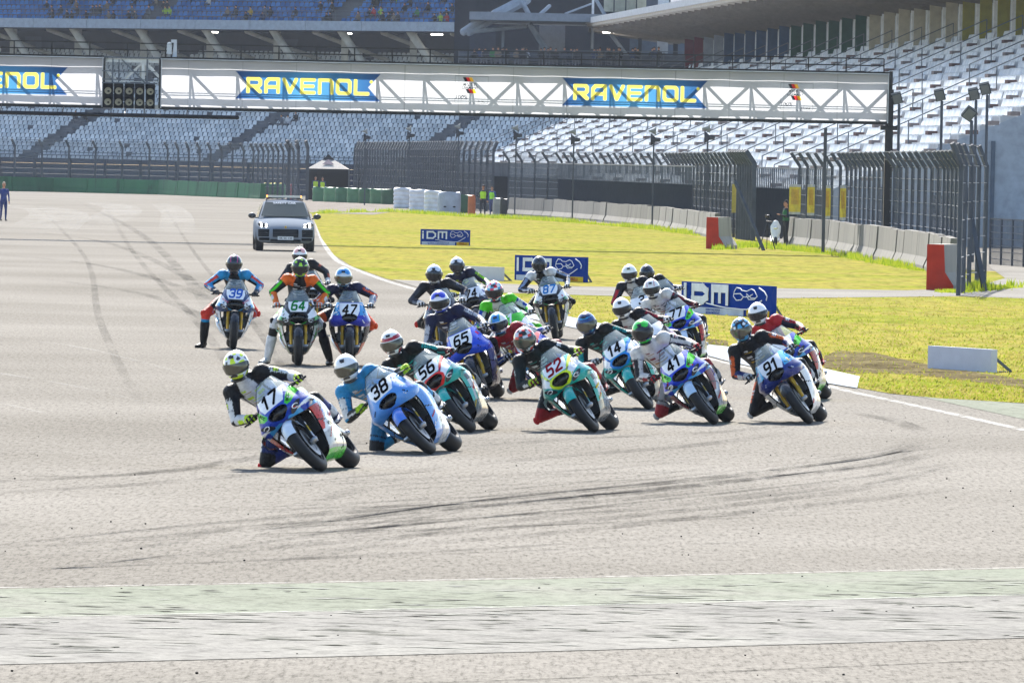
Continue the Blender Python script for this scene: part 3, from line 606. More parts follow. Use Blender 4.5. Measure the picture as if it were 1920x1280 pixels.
def rim(cy, rz, rr, hw):
    mb = MB(); mb.lathe([(-hw, rr), (-hw*.9, rr-.02), (0, rr-.03), (hw*.9, rr-.02), (hw, rr), (0, rr+.002)], 40, 'x', (0, cy, rz), closed=True)
    mb.lathe([(-.05, .0), (-.05, .032), (.05, .032), (.05, 0)], 14, 'x', (0, cy, rz))
    for i in range(7):
        a = 2*math.pi*i/7
        for sg in (-1, 1):
            mb.bar((sg*.015, cy+.025*math.cos(a), rz+.025*math.sin(a)), (sg*hw*.5, cy+(rr-.02)*math.cos(a+sg*.12), rz+(rr-.02)*math.sin(a+sg*.12)), .016, .014)
    return mb
def discs():
    mb = MB()
    for s in (-1, 1):
        mb.lathe([(s*.062, .10), (s*.062, .16), (s*.067, .16), (s*.067, .10)], 36, 'x', (0, FY, .30), closed=True)
        mb.lathe([(s*.055, .03), (s*.063, .10), (s*.060, .10), (s*.052, .03)], 12, 'x', (0, FY, .30), closed=True)
    return mb
def fork_tube(s):
    mb = MB(); mb.tube([(s*.105, .49, .82), (s*.105, .615, .50)], .027, 12); mb.tube([(s*.105, .60, .54), (s*.105, .70, .33)], .022, 10); return mb
def caliper(s):
    mb = MB(); mb.box((s*.092, .60, .335), (.05, .07, .11)); mb.tube([(s*.085, FY, .30), (s*.125, FY, .30)], .026, 10); mb.bar((s*.10, .70, .30), (s*.10, .60, .34), .04, .05); return mb
def front_inner():
    mb = MB(); mb.box((0, .36, .49), (.36, .05, .24), None, Matrix.Rotation(R(12), 3, 'X'))
    mb.box((0, .33, .28), (.26, .04, .16), None, Matrix.Rotation(R(12), 3, 'X'))
    mb.box((0, .12, .42), (.30, .42, .36), None, None, .9); mb.ell((0, .0, .28), (.15, .26, .14))
    mb.ell((.15, -.05, .42), (.09, .09, .09)); mb.ell((-.15, -.05, .42), (.09, .09, .09))
    for i in range(14): mb.box((0, .392+.0, .39+.016*i), (.34, .01, .005))
    mb.box((0, .48, .74), (.40, .16, .14)); mb.grid([[(.25*math.sin(t)*1.0, .56-.13*abs(math.sin(t))-.06*k, .50+.14*math.cos(t)) for t in np.linspace(-1.7, 1.7, 15)] for k in (0, 1, 2)]); mb.box((0, .47, .84), (.24, .05, .04)); return mb
def handlebar():
    mb = MB()
    for s in (-1, 1):
        mb.tube([(s*.12, .47, .865), (s*.23, .42, .885), (s*.375, .36, .875)], .0125, 8)
        mb.tube([(s*.17, .46, .90), (s*.25, .475, .895), (s*.35, .425, .88)], .007, 6)
        mb.tube([(s*.10, .49, .80), (s*.10, .455, .90)], .03, 10)
    mb.tube([(.375, .36, .875), (.40, .42, .87), (.385, .50, .865), (.36, .50, .862)], .009, 6)
    mb.box((0, .45, .93), (.12, .02, .07), None, Matrix.Rotation(R(-30), 3, 'X')); return mb
def swingarm():
    mb = MB()
    for s in (-1, 1):
        mb.tube([(s*.13, -.15, .42), (s*.14, -.45, .38), (s*.13, RY, .31)], [(.03, .05), (.025, .045), (.02, .03)], 8); mb.tube([(s*.10, RY, .31), (s*.15, RY, .31)], .03, 10)
    return mb
def exhaust():
    mb = MB(); mb.tube([(.10, -.05, .22), (.17, -.25, .26), (.22, -.38, .36), (.235, -.60, .44)], [.03, .04, .055, .05], 12); return mb
def pegs(s):
    mb = MB(); mb.tube([(s*.16, -.36, .42), (s*.27, -.37, .42)], .011, 7); mb.bar((s*.155, -.30, .52), (s*.165, -.40, .40), .012, .05); mb.bar((s*.165, -.40, .44), (s*.165, -.28, .38), .01, .015); return mb
def seat_m():
    mb = MB(); mb.tube([(0, -.12, .80), (0, -.30, .815), (0, -.52, .835), (0, -.60, .87)], [(.10, .03), (.13, .03), (.12, .03), (.10, .03)], 14); return mb
def paint_cowl(lv):
    nu, nv = 96, 72; mb = MB(); P = [[cowl(-1+2*i/nu, .33+.67*j/nv) for i in range(nu+1)] for j in range(nv+1)]; mb.grid(P); mb.PC = []
    for j in range(nv+1):
        for i in range(nu+1):
            u = -1+2*i/nu; v = .33+.67*j/nv; x, y, z = P[j][i]; mb.PC.append(K_ if is_intake(u, v) else lv(u, v, x, z))
    return mb
def windscreen_m(tint):
    mb = MB(); mb.grid([[cowl(-1+2*i/20, .0+.345*j/12) for i in range(21)] for j in range(13)], tint); return mb
def lamp_m(s):
    mb = MB(); pts = []
    for t in range(14):
        a = 2*math.pi*t/14; px = .185+.068*math.cos(a)*(1 if math.cos(a) > 0 else 1.15); pz = .672+.030*math.sin(a)+(px-.185)*.50; pts.append((s*px, cowl_at(px, pz-.02)+.012, pz))
    c = np.mean(pts, axis=0)+np.array((0, .008, 0)); mb.add([c]+pts, [(0, 1+i, 1+(i+1) % 14) for i in range(14)], hx('#23272d'))
    return mb
def led_m(s):
    mb = MB(); mb.tube([(s*(.185+.032*math.cos(t)), cowl_at(.185, .66)+.020-.25*.032*math.cos(t), .672+.020*math.sin(t)) for t in np.linspace(.3, 5.2, 12)], .0055, 6, hx('#cfd6da')); return mb
def side_m(s, fn):
    mb = MB(); nu, nv = 60, 48; P = [[side(i/nu, j/nv, s) for i in range(nu+1)] for j in range(nv+1)]
    mb.grid(P, lambda x, y, z: fn(y, z)); Q = [[(p[0]*.93, p[1]-.004, p[2]) for p in r] for r in P]; mb.grid(Q, K_); return mb
def fender_m(c):
    mb = MB(); rows = []
    for i in range(15):
        a = R(28+100*i/14); r = .312+.006; row = []
        for k in range(9):
            q = -1+k/4; row.append((q*.066, FY+(r-.035*q*q)*math.cos(a), .30+(r-.035*q*q)*math.sin(a)))
        rows.append(row)
    mb.grid(rows, c)
    for s in (-1, 1): mb.grid([[(s*.073, FY-.02, .57), (s*.078, .60, .56)], [(s*.122, .66, .42), (s*.126, .60, .42)], [(s*.126, .69, .34), (s*.128, .64, .33)]], c)
    return mb
def tank_m(c):
    mb = MB(); mb.tube([(0, .34, .80), (0, .22, .83), (0, .05, .835), (0, -.10, .80), (0, -.16, .77)], [(.14, .05), (.165, .085), (.15, .095), (.11, .075), (.07, .05)], 20, c); return mb
def tail_m(c, c2):
    mb = MB(); mb.tube([(0, -.40, .79), (0, -.60, .87), (0, -.80, .945), (0, -.90, .97)], [(.12, .04), (.12, .055), (.075, .045), (.03, .02)], 18, lambda x, y, z: c if y > -.66 else c2)
    mb.tube([(0, -.2, .70), (0, -.45, .70), (0, -.6, .80)], [(.10, .06), (.08, .06), (.06, .04)], 12, K_); return mb
def winglet_m(s, c):
    mb = MB(); mb.grid([[(s*.303, .56, .66), (s*.303, .44, .64)], [(s*.338, .57, .635), (s*.338, .46, .615)], [(s*.351, .57, .60), (s*.353, .47, .58)], [(s*.338, .56, .53), (s*.338, .48, .53)], [(s*.303, .52, .50), (s*.28, .46, .50)]], c)
    mb.grid([[(s*.303, .555, .657), (s*.303, .44, .637)], [(s*.334, .565, .632), (s*.334, .46, .612)], [(s*.346, .565, .60), (s*.348, .47, .58)], [(s*.334, .555, .535), (s*.334, .48, .535)], [(s*.303, .52, .504), (s*.28, .46, .504)]], c); return mb
def hugger_m():
    mb = MB(); mb.grid([[((q)*.10, RY+.345*math.cos(R(35+70*i/8)), .31+(.345-.02*q*q)*math.sin(R(35+70*i/8))) for q in (-1, -.5, 0, .5, 1)] for i in range(9)]); return mb
def cowl_text(mb, txt, xc, zc, h, col, ang=0, bold=.03, shear=.15, wmax=None, off=.006):
    V, Fc = text_vf(txt, h, bold, shear); wd = V[:, 0].max()-V[:, 0].min(); k = wmax/wd if (wmax and wd > wmax) else 1
    ca, sa = math.cos(R(ang)), math.sin(R(ang)); vs = []
    for a, b in V:
        a *= k; x = xc-(a*ca-b*sa); z = zc+a*sa+b*ca      # the reader looks along -y, so the text's right is -x
        vs.append((x, cowl_at(x, z)+off, z))
    mb.add(vs, Fc, col)
def side_text(mb, txt, s, yc, zc, h, col, ang=0, bold=.03, wmax=.3):
    V, Fc = text_vf(txt, h, bold, .15); wd = V[:, 0].max()-V[:, 0].min(); k = wmax/wd if wd > wmax else 1
    ca, sa = math.cos(R(ang)), math.sin(R(ang)); vs = []
    for a, b in V:
        a *= k; p, q = a*ca-b*sa, a*sa+b*ca; z = zc+q; y = yc+p*s      # on the right side (+x) text runs to the rear
        y = yc-p*(-s) if s < 0 else yc+p
        v = min((abs(interp(SV, S_z, i/60)-z), i/60) for i in range(61))[1]; f = interp(SV, S_f, v); r = interp(SV, S_r, v); u = min(1, max(0, (y-f)/(r-f)))
        vs.append((side(u, v, s)[0]+s*.006, y, z))
    mb.add(vs, Fc, col)

DG = {'0': [[(.15, 0), (.85, 0), (1, .15), (1, .85), (.85, 1), (.15, 1), (0, .85), (0, .15), (.15, 0)]], '1': [[(.15, .78), (.6, 1), (.6, 0)]], '2': [[(0, .80), (.15, 1), (.85, 1), (1, .82), (1, .62), (0, .12), (0, 0), (1, 0)]],
      '3': [[(0, .88), (.15, 1), (.85, 1), (1, .85), (1, .65), (.8, .52), (.4, .52)], [(.8, .52), (1, .38), (1, .15), (.85, 0), (.15, 0), (0, .14)]], '4': [[(.72, 0), (.72, 1), (0, .35), (0, .25), (1, .25)]], '5': [[(1, 1), (.05, 1), (0, .55), (.82, .58), (1, .42), (1, .15), (.82, 0), (0, 0)]],
      '6': [[(.95, 1), (.3, 1), (0, .72), (0, .15), (.15, 0), (.85, 0), (1, .15), (1, .42), (.85, .55), (0, .52)]], '7': [[(0, 1), (1, 1), (1, .88), (.35, 0)]], '8': [[(.15, .52), (.85, .52), (1, .66), (1, .86), (.85, 1), (.15, 1), (0, .86), (0, .66), (.15, .52), (0, .38), (0, .14), (.15, 0), (.85, 0), (1, .14), (1, .38), (.85, .52)]],
      '9': [[(.05, 0), (.7, 0), (1, .28), (1, .85), (.85, 1), (.15, 1), (0, .85), (0, .58), (.15, .45), (1, .48)]]}
def cowl_digits(mb, txt, zc, h, col, sw, wd=.60, shear=.18, off=.005):
    w1 = h*wd; gap = sw*1.5; tot = len(txt)*w1+(len(txt)-1)*gap-(.35*w1 if '1' in txt else 0); x = -tot/2
    def P(a, b): a2 = a+shear*(b); return (-a2, cowl_at(-a2, zc+b)+off, zc+b)
    for ch in txt:
        xx = x-(.2*w1 if ch == '1' else 0)
        for pl in DG[ch]:
            pts = [(xx+a*w1, (b-.5)*h) for a, b in pl]
            for (a0, b0), (a1, b1) in zip(pts, pts[1:]):
                L = math.hypot(a1-a0, b1-b0); n = max(1, int(L/.012)); tx, tz = (a1-a0)/L, (b1-b0)/L; nx, nz = -tz*sw/2, tx*sw/2
                for i in range(n):
                    p, q = (a0+(a1-a0)*i/n, b0+(b1-b0)*i/n), (a0+(a1-a0)*(i+1)/n, b0+(b1-b0)*(i+1)/n)
                    for sgn in (0, 1):
                        m0, m1 = (-1, 0) if sgn else (0, 1); mb.add([P(p[0]+nx*m0, p[1]+nz*m0), P(q[0]+nx*m0, q[1]+nz*m0), P(q[0]+nx*m1, q[1]+nz*m1), P(p[0]+nx*m1, p[1]+nz*m1)], [(0, 1, 2, 3)], col)
            for a, b in pts: mb.add([P(a+sw*.52*math.cos(k*math.pi/4+.39), b+sw*.52*math.sin(k*math.pi/4+.39)) for k in range(8)], [tuple(range(8))], col)
        x += w1*(.65 if ch == '1' else 1)+gap
def hexes(*a): return [hx(c) for c in a]
def livery(style, A, B, C_, D, fairing=None):
    """A main, B second, C_ accent, D number panel colour -> functions for cowl and side"""
    def panel(u, v, x, z): return abs(x) < .148-.45*max(0, .87-z)-1.2*max(0, z-.95) and .805 < z < .99
    def rimc(u, v, w=.07):
        return intake_w(v, .03) > 0 and abs(u) < intake_w(v, .03)+w
    def cf(u, v, x, z):
        a = sector(x, z)
        if style == 'M':
            if panel(u, v, x, z): return D
            if rimc(u, v, .04): return A
            if a < 34: return A
            if a < 52: return B if z > .74 else A
            if z > .80 and x < 0: return C_
            if z < .64: return hx('#4aa3e0') if abs(x) < .2 else A
            return A if a < 75 else W_
        if style == 'teal':
            if panel(u, v, x, z): return D
            if rimc(u, v, .10): return C_
            if 30 < a < 36 and z > .68: return C_
            if 36 <= a < 56 and .68 < z < .90: return W_
            return A
        if style == 'plain':
            if panel(u, v, x, z): return D
            return A
        if style == 'ya':
            if (abs(x) < .15-.35*max(0, .83-z) and .75 < z < .94): return D
            if z > .76 and abs(x) > .15: return B
            return A
        if style == 'street':
            if panel(u, v, x, z): return D
            if rimc(u, v, .10): return K_
            if 40 < a < 62 and z > .70: return B
            if 62 <= a < 72: return C_
            return A
        return A
    fr = fairing or (A, W_, C_)
    def sf(y, z):
        d0 = float(np.interp(-z, [-q for q in S_z], S_f))-y
        if z < .6 and (abs(z-.46+.25*d0) < .006 or abs(d0-.24+.2*(z-.3)) < .006): return K_
        d = float(np.interp(-z, [-q for q in S_z], S_f))-y; e = y-float(np.interp(-z, [-q for q in S_z], S_r))
        if style == 'M':
            if z > .64: return A if d < .22 else fr[1]
            if .60 < z <= .64 and d < .30: return hx('#4aa3e0')
            if d < .05+.5*(z-.36) and .36 < z < .60: return fr[2]
            if .50 < z <= .60 and d < .30: return A
            if z < .175: return B
            if z < .33: return hx('#a9adb3')
            return fr[1]
        if style == 'plain': return A if (z > .33 or d < .26) else (hx('#c9cdd2') if e > .04 else A)
        if style == 'ya': return A if (z > .60 and d < .3) else (fr[1] if z > .34+.2*d else fr[2])
        if style == 'teal':
            if z > .60 or (d < .06 and z > .30): return A
            if .53 < z <= .60: return hx('#24282c')
            if .30 < z < .42 and .12 < d < .26: return A
            return hx('#c3c7ca') if z > .30 else hx('#6a7076')
        if style == 'street':
            if z > .62: return A
            if .56 < z <= .62 or (d < .05 and z > .3): return B
            if .40 < z < .50 and d < .2: return C_
            return fr[2] if z < .28 else fr[1]
        return A
    return cf, sf
BIKES = []
def make_bike(spec):
    """spec: number, style colours, front contact pixel, heading, lean, label"""
    px, py = spec['c']; P0 = G(px, py); h = R(spec.get('h', 8)); lean = R(spec['lean'])
    Rm = Matrix.Rotation(math.pi-h-math.atan2(P0.x, P0.y), 4, 'Z') @ Matrix.Rotation(lean, 4, 'Y')
    off = Rm.to_3x3() @ Vector((0, FY, 0)); cx = (Matrix.Rotation(math.pi-h, 3, 'Z') @ Vector((.06*math.sin(lean), 0, 0)))
    loc = P0-Vector((off.x, off.y, 0))-cx; loc.z = .068*(1-math.cos(lean))
    root = empty('racing_motorcycle', loc, spec['label'], 'motorcycle', 'racing motorcycles coming through the corner'); root.rotation_euler = Rm.to_euler()
    cf, sf = livery(spec['style'], *hexes(*spec['col']), fairing=hexes(*spec['fair']) if 'fair' in spec else None)
    o = link('wheel', shared('tyre_f', lambda: tyre(0, .122, FY, .30), 'rubber'), root); o.name = 'front_tyre'
    link('rim', shared('rim_f', lambda: rim(FY, .30, .218, .045), 'black_metal'), o); link('brake_disc', shared('discs', discs, 'disc'), o)
    o = link('rear_tyre', shared('tyre_r', lambda: tyre(0, .192, RY, .31), 'rubber'), root)
    link('rim', shared('rim_r', lambda: rim(RY, .31, .215, .07), 'black_metal'), o)
    for s in (-1, 1):
        f = link('fork_leg', shared('fork%d' % s+spec['style'], lambda: fork_tube(s), spec.get('fork', 'gold' if spec['style'] in ('ya', 'street') else 'black_metal')), root)
        link('brake_caliper', shared('cal%d' % s, lambda: caliper(s), 'steel'), f)
        k = MB(); k.box((s*.131, .645, .43), (.004, .03, .07), hx('#e0c52a'), Matrix.Rotation(R(25), 3, 'X')); k.box((s*.132, .62, .49), (.004, .03, .03), W_, Matrix.Rotation(R(25), 3, 'X')); k.build('sticker', 'paint', f)
    link('engine_and_radiator', shared('inner', front_inner, 'dark_plastic'), root)
    link('handlebar', shared('bars', handlebar, 'black_metal'), root); link('swingarm', shared('swing', swingarm, 'steel'), root)
    link('exhaust', shared('exh', exhaust, 'steel'), root); link('seat', shared('seatm', seat_m, 'dark_plastic'), root); link('rear_hugger', shared('hug', hugger_m, 'dark_plastic'), root)
    for s in (-1, 1): link('footpeg', shared('peg%d' % s, lambda: pegs(s), 'steel'), root)
    A, B, C_, D = hexes(*spec['col'])
    cw = paint_cowl(cf).build('front_cowl', 'paint', root, True, 28)
    nb = MB()
    if spec['num']: cowl_digits(nb, spec['num'], .895-(.045 if spec['style'] == 'ya' else 0), .120, hx(spec.get('numcol', '#0c0c10')), .027)
    if spec['num']: nb.build('race_number', 'matte', cw, False)
    for s in (-1, 1):
        if spec['style'] not in ('plain', 'ya'): l = lamp_m(s).build('headlight', 'paint', cw); led_m(s).build('lamp_lens', 'lens', l)
        sm = side_m(s, sf).build('side_fairing', 'paint', root)
        wc = hx(spec['wing']) if 'wing' in spec else A
        if spec['style'] in ('M', 'teal', 'street'): winglet_m(s, wc).build('winglet', 'paint', root)
        t = MB()
        for a in spec.get('stext', []): side_text(t, a[0], s, a[1], a[2], a[3], hx(a[4]), a[5]*s if False else a[5])
        if t.F: t.build('fairing_lettering', 'matte', sm, False)
    t = MB()
    for a in spec.get('ctext', []):
        for s in (-1, 1): cowl_text(t, a[0], s*a[1], a[2], a[3], hx(a[4]), -s*a[5], .02, .1, a[6] if len(a) > 6 else None, .007)
    if t.F: t.build('cowl_lettering', 'matte', cw, False)
    wsn = windscreen_m((.5, .6, .65)).build('windscreen', 'screen', root); tr_ = MB(); tr_.tube([tuple(np.array(cowl(u_, .002 if abs(u_) < 1 else .0))) for u_ in np.linspace(-1, 1, 17)], .004, 5, K_); [tr_.tube([cowl(sg*.985, .02+.3*q_/6) for q_ in range(7)], .004, 5, K_) for sg in (-1, 1)]; tr_.build('screen_edge', 'matte', wsn)
    fender_m(hx(spec.get('fend', spec['col'][0]))).build('front_mudguard', 'paint', root)
    tank_m(A).build('fuel_tank', 'paint', root); tail_m(A, B).build('tail_fairing', 'paint', root)
    rs = random.Random(spec['num']+spec['style']); dk = [W_, K_, hx('#d8dade'), C_, hx('#c9302c'), hx('#e8c828'), W_, K_]
    t = MB()
    def mark(pos, w_, h_, col):      # small printed sponsor mark, subdivided so that it follows the panel
        n_ = 4
        for i in range(n_):
            if rs.random() < .22 and i: continue
            q = [pos(w_*(i/n_-.5)+.001, -h_/2), pos(w_*((i+.82)/n_-.5), -h_/2), pos(w_*((i+.82)/n_-.5), h_/2), pos(w_*(i/n_-.5)+.001, h_/2)]; t.add(q, [(0, 1, 2, 3)], col)
    for i in range(9):
        sx = rs.choice((-1, 1)); xc = sx*rs.uniform(.165, .225); zc = rs.uniform(.66, .93); an = rs.uniform(.6, 1.1)*sx; ca, sa = math.cos(an), math.sin(an); xm = float(np.interp(-zc, -_ZZ, [interp(VX, T_w, v_) for v_ in _VV]))
        if abs(xc)+.02 > xm: continue
        mark(lambda a, b_: (xc-(a*ca-b_*sa), cowl_at(xc-(a*ca-b_*sa), zc+a*sa+b_*ca)+.005, zc+a*sa+b_*ca), rs.uniform(.035, .07), rs.uniform(.010, .02), rs.choice(dk))
    if t.F: t.build('cowl_decals', 'matte', cw, False)
    def sidepos(s, yc, zc, ca, sa):
        def f(a, b_):
            y = yc-s*0+a*ca-b_*sa; z = zc+a*sa+b_*ca; v = float(np.interp(-z, [-q for q in S_z], SV)); f_ = interp(SV, S_f, v); r_ = interp(SV, S_r, v); u = min(1, max(0, (y-f_)/(r_-f_))); return (side(u, v, s)[0]+s*.007, y, z)
        return f
    for s in (-1, 1):
        t = MB()
        for i in range(11):
            yc, zc = rs.uniform(-.02, .36), rs.uniform(.2, .62); an = rs.choice((-.5, -.35, -.9)); mark(sidepos(s, yc, zc, math.cos(an), math.sin(an)), rs.uniform(.05, .14), rs.uniform(.014, .035), rs.choice(dk))
        t.build('side_decals', 'matte', root, False)
    spec['root'] = root; spec['M'] = Matrix.Translation(loc) @ Rm; BIKES.append(spec); return root
# ------------------------------------------------------------------ people
def fuse(mb, vox=.014, sm=5):
    """one continuous surface out of overlapping limbs"""
    me = bpy.data.meshes.new('f'); me.from_pydata(mb.V, [], mb.F); me.update(); o = bpy.data.objects.new('f', me); COL.objects.link(o)
    r = o.modifiers.new('r', 'REMESH'); r.mode = 'VOXEL'; r.voxel_size = vox
    if sm: s = o.modifiers.new('s', 'SMOOTH'); s.factor = .5; s.iterations = sm
    dg = bpy.context.evaluated_depsgraph_get(); e = o.evaluated_get(dg); m2 = e.to_mesh()
    V = np.empty(len(m2.vertices)*3); m2.vertices.foreach_get('co', V); V = V.reshape(-1, 3); F = [tuple(p.vertices) for p in m2.polygons]
    e.to_mesh_clear(); bpy.data.objects.remove(o); bpy.data.meshes.remove(me); return V, F
def ik(a, c, l1, l2, pole):
    a, c = np.array(a, float), np.array(c, float); d = c-a; L = np.linalg.norm(d); L2 = min(L, (l1+l2)*.995); t = nrm(d)
    x = (l1*l1-l2*l2+L2*L2)/(2*L2); x = max(-l1, min(l1, x)); hh = math.sqrt(max(l1*l1-x*x, 1e-6)); p = np.array(pole, float)-a; p = nrm(p-t*np.dot(p, t))
    return a+t*x*(L/L2)+p*hh
def colour_body(V, F, bones, fn):
    """bones: name, a, b, ra ; every face asks its nearest bone"""
    C = np.array([V[list(f)].mean(0) for f in F]); best = np.full(len(C), 9e9); bi = np.zeros(len(C), int); bt = np.zeros(len(C)); bd = np.zeros((len(C), 3))
    for i, (nm, a, b, ra) in enumerate(bones):
        a = np.array(a); b = np.array(b); ab = b-a; t = np.clip(((C-a) @ ab)/(ab @ ab), 0, 1); q = C-(a+t[:, None]*ab); d = np.linalg.norm(q, axis=1)/ra
        m = d < best; best[m] = d[m]; bi[m] = i; bt[m] = t[m]; bd[m] = q[m]
    return [fn(bones[bi[k]][0], bt[k], bd[k], C[k]) for k in range(len(C))]
def paint_body(mb, V, F, bones, fn):
    mb.V = [tuple(v) for v in V]; mb.F = F; mb.n = len(V); mb.C = []; mb.PC = colour_body(V, [(i,) for i in range(len(V))], bones, fn)
def suit_fn(S, lat):
    g = {k: hx(v) if isinstance(v, str) else [hx(q) for q in v] for k, v in S.items() if k not in ('helmet', 'hcol', 'visor')}
    lat = np.array(lat)
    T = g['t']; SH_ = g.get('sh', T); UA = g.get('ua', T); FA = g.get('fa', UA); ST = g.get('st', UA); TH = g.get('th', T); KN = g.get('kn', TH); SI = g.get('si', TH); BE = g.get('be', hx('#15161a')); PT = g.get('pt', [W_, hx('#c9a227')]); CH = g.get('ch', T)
    def f(nm, t, d, c):
        s = 1 if np.dot(c, lat) > 0 else -1; n = nrm(d); out = np.dot(n, lat)*s
        if nm == 'torso':
            if t > .72: 
                if abs(out) > .80: return SH_
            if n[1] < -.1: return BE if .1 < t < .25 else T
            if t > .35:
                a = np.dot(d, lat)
                if .62 < t < .68 and .03 < abs(a) < .10: return PT[0]
                if .47 < t < .51 and -.09 < a < .09: return PT[1 % len(PT)]
                if .72 < t < .745 and -.10 < a < -.02: return PT[0]
                if .56 < t < .58 and -.07 < a < .07: return PT[0]
                if .76 < t < .78 and .0 < a < .09: return PT[1 % len(PT)]
                if abs(abs(a)-.125) < .010: return BE
                if .80 < t < .84 and .04 < a < .09: return PT[0]
                return CH
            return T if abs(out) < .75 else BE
        if nm[0] == 'U':       # upper arm
            if t < .28 and n[2] > -.2: return SH_
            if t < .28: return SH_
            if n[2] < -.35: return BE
            if .30 < t < .33 or .68 < t < .70: return BE
            if .38 < t < .60 and out > .45: return PT[0] if .42 < t < .50 or .53 < t < .57 else UA
            if .1 < n[2] < .55: return ST
            return UA
        if nm[0] == 'F':
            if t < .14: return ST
            if n[2] < -.45: return BE
            if .35 < t < .65 and out > .5: return PT[0]
            if .0 < n[2] < .35: return ST
            return FA
        if nm[0] == 'T':
            if t > .80: return KN
            if .45 < t < .50 and out > .3: return PT[0]
            if .55 < t < .58 and out > .3: return PT[0]
            if .68 < t < .71: return BE
            if out > .35 and t > .2: return ST
            return TH
        if nm[0] == 'S':
            if t < .16: return KN
            if out > .55 and t > .25 and 'ss' in S: return ST
            return SI
        return T
    return f
HP = {}
def helmet_surface(d):
    x, y, z = d; X, Y, Z = .127*x, .158*y, .150*z
    if z < 0: X *= 1-.16*z*z; 
    if y > 0 and z < -.1: Y += .022*math.exp(-((z+.55)/.3)**2)*y*y; Z += 0
    if y < 0: Z += .01*y*y*(1 if z > 0 else 0); Y *= 1.06
    if Z < -.128: Z = -.128-(abs(Z)-.128)*.15; X *= .93; Y *= .95
    return np.array((X, Y, Z))
def sdir(az, el): return (math.sin(az)*math.cos(el), math.cos(az)*math.cos(el), math.sin(el))
def helmet(parent, Mh, pat, cols, visor):
    c = [hx(q) for q in cols]; mb = MB(); nu, nv = 96, 60; vs = []; fs = []; cs = []
    def col(x, y, z):
        az = math.degrees(math.atan2(x, y)); el = math.degrees(math.asin(max(-1, min(1, z))))
        if pat == 'plain': return c[1] if (abs(az) < 13 and 37 < el < 43) else c[0]
        if pat == 'crown':          # cap colour over the top, second colour below, third on the chin
            if el > 34+8*math.cos(R(az*4)): return c[1]
            if el < -32 and abs(az) < 75: return c[2]
            return c[1] if (abs(az) > 100 and el > 10) else c[0]
        if pat == 'stripe':
            if el > 20 and abs(x) < .40: return c[1]
            if el > 20 and abs(x) < .47: return c[2]
            if el < -38 and abs(az) < 60: return c[1]
            return c[0]
        if pat == 'splash':
            q = math.sin(az*.11+el*.07)+math.sin(az*.05-el*.16)+.5*math.sin(el*.3+2)
            if el < -30 and abs(az) < 50: return c[1]
            return c[1] if q > .75 else (c[2] if q < -1.1 else c[0])
        if pat == 'band':
            if 22 < el < 36+abs(az)*.05: return c[1]
            if 36 < el < 41: return c[2]
            if el < -25 and 40 < abs(az) < 80: return c[1]
            return c[0]
        if pat == 'blocks':
            q = (int((az+200)//28)+int((el+90)//20)) % 3; return c[q] if (el > 18 or el < -28) else c[0]
        return c[0]
    for j in range(nv+1):
        for i in range(nu):
            vs.append(helmet_surface(sdir(2*math.pi*i/nu, math.pi/2-math.pi*j/nv)))
    for j in range(nv):
        for i in range(nu):
            fs.append((j*nu+i, j*nu+(i+1) % nu, (j+1)*nu+(i+1) % nu, (j+1)*nu+i)); d = sdir(2*math.pi*(i+.5)/nu, math.pi/2-math.pi*(j+.5)/nv); cs.append(col(*d))
    mb.add(vs, fs); mb.C = cs
    sp = MB(); 
    mb.tube([(0, -.10, .118), (0, -.165, .085), (0, -.19, .045)], [(.05, .02), (.06, .02), (.045, .012)], 10, c[0])
    for s in (-1, 1): mb.ell(helmet_surface(sdir(s*1.5, .02)), (.012, .03, .03), None, 10, 6, hx('#222428'))
    mb.box((0, .168, -.075), (.07, .012, .022), hx('#1a1b1e')); mb.box((0, .118, .112), (.05, .03, .008), hx('#25262a'), Matrix.Rotation(R(-38), 3, 'X'))
    mb.ell((0, .03, -.13), (.085, .09, .03), None, 14, 6, hx('#111214'))
    mb.xf(Mh); h = mb.build('helmet', 'shell', parent, True, 50)
    mb = MB(); P = []
    for j in range(11):
        row = []
        for i in range(25):
            t = -1+i/12; e = R(-24+42*(j/10)*(1-.10*t*t)+ (7*t*t if j < 5 else 0)*(1-j/5)); p = helmet_surface(sdir(R(84*t), e)); row.append(p*1.0+nrm(p)*.0045)
        P.append(row)
    mb.grid(P, (.1, .1, .1)); mb.xf(Mh); mb.build('visor', visor, h, True, 60)
    return h
def glove(s, grip, col, col2, par, name='glove'):
    mb = MB(); g = np.array(grip, float); X = np.array((1, 0, 0))
    mb.tube([g+(0, -.095, .012), g+(0, -.055, .028), g+(0, -.012, .034)], [(.037, .030), (.046, .026), (.043, .018)], 12, col)
    mb.ell(g+np.array((0, -.035, .047)), (.032, .028, .012), None, 10, 6, col2)
    for i, L in enumerate((.92, 1.02, .98, .82)):
        x = s*(-.033+.022*i)*(1); o = g+X*x
        mb.tube([o+(0, -.012, .036), o+np.array((0, .022, .032))*(1, L, 1), o+np.array((0, .038, .006))*(1, L, 1), o+np.array((0, .026, -.018))*(1, L, 1), o+np.array((0, .004, -.026))], [.0115, .011, .010, .0095, .009], 7, col if i % 2 else col2)
    o = g+X*(-s*.045); mb.tube([o+(0, -.05, .015), o+(s*-.004, -.025, -.012), o+(0, .002, -.024), o+(s*.008, .018, -.022)], [.015, .013, .011, .009], 7, col)
    return mb.build(name, 'leather', par)
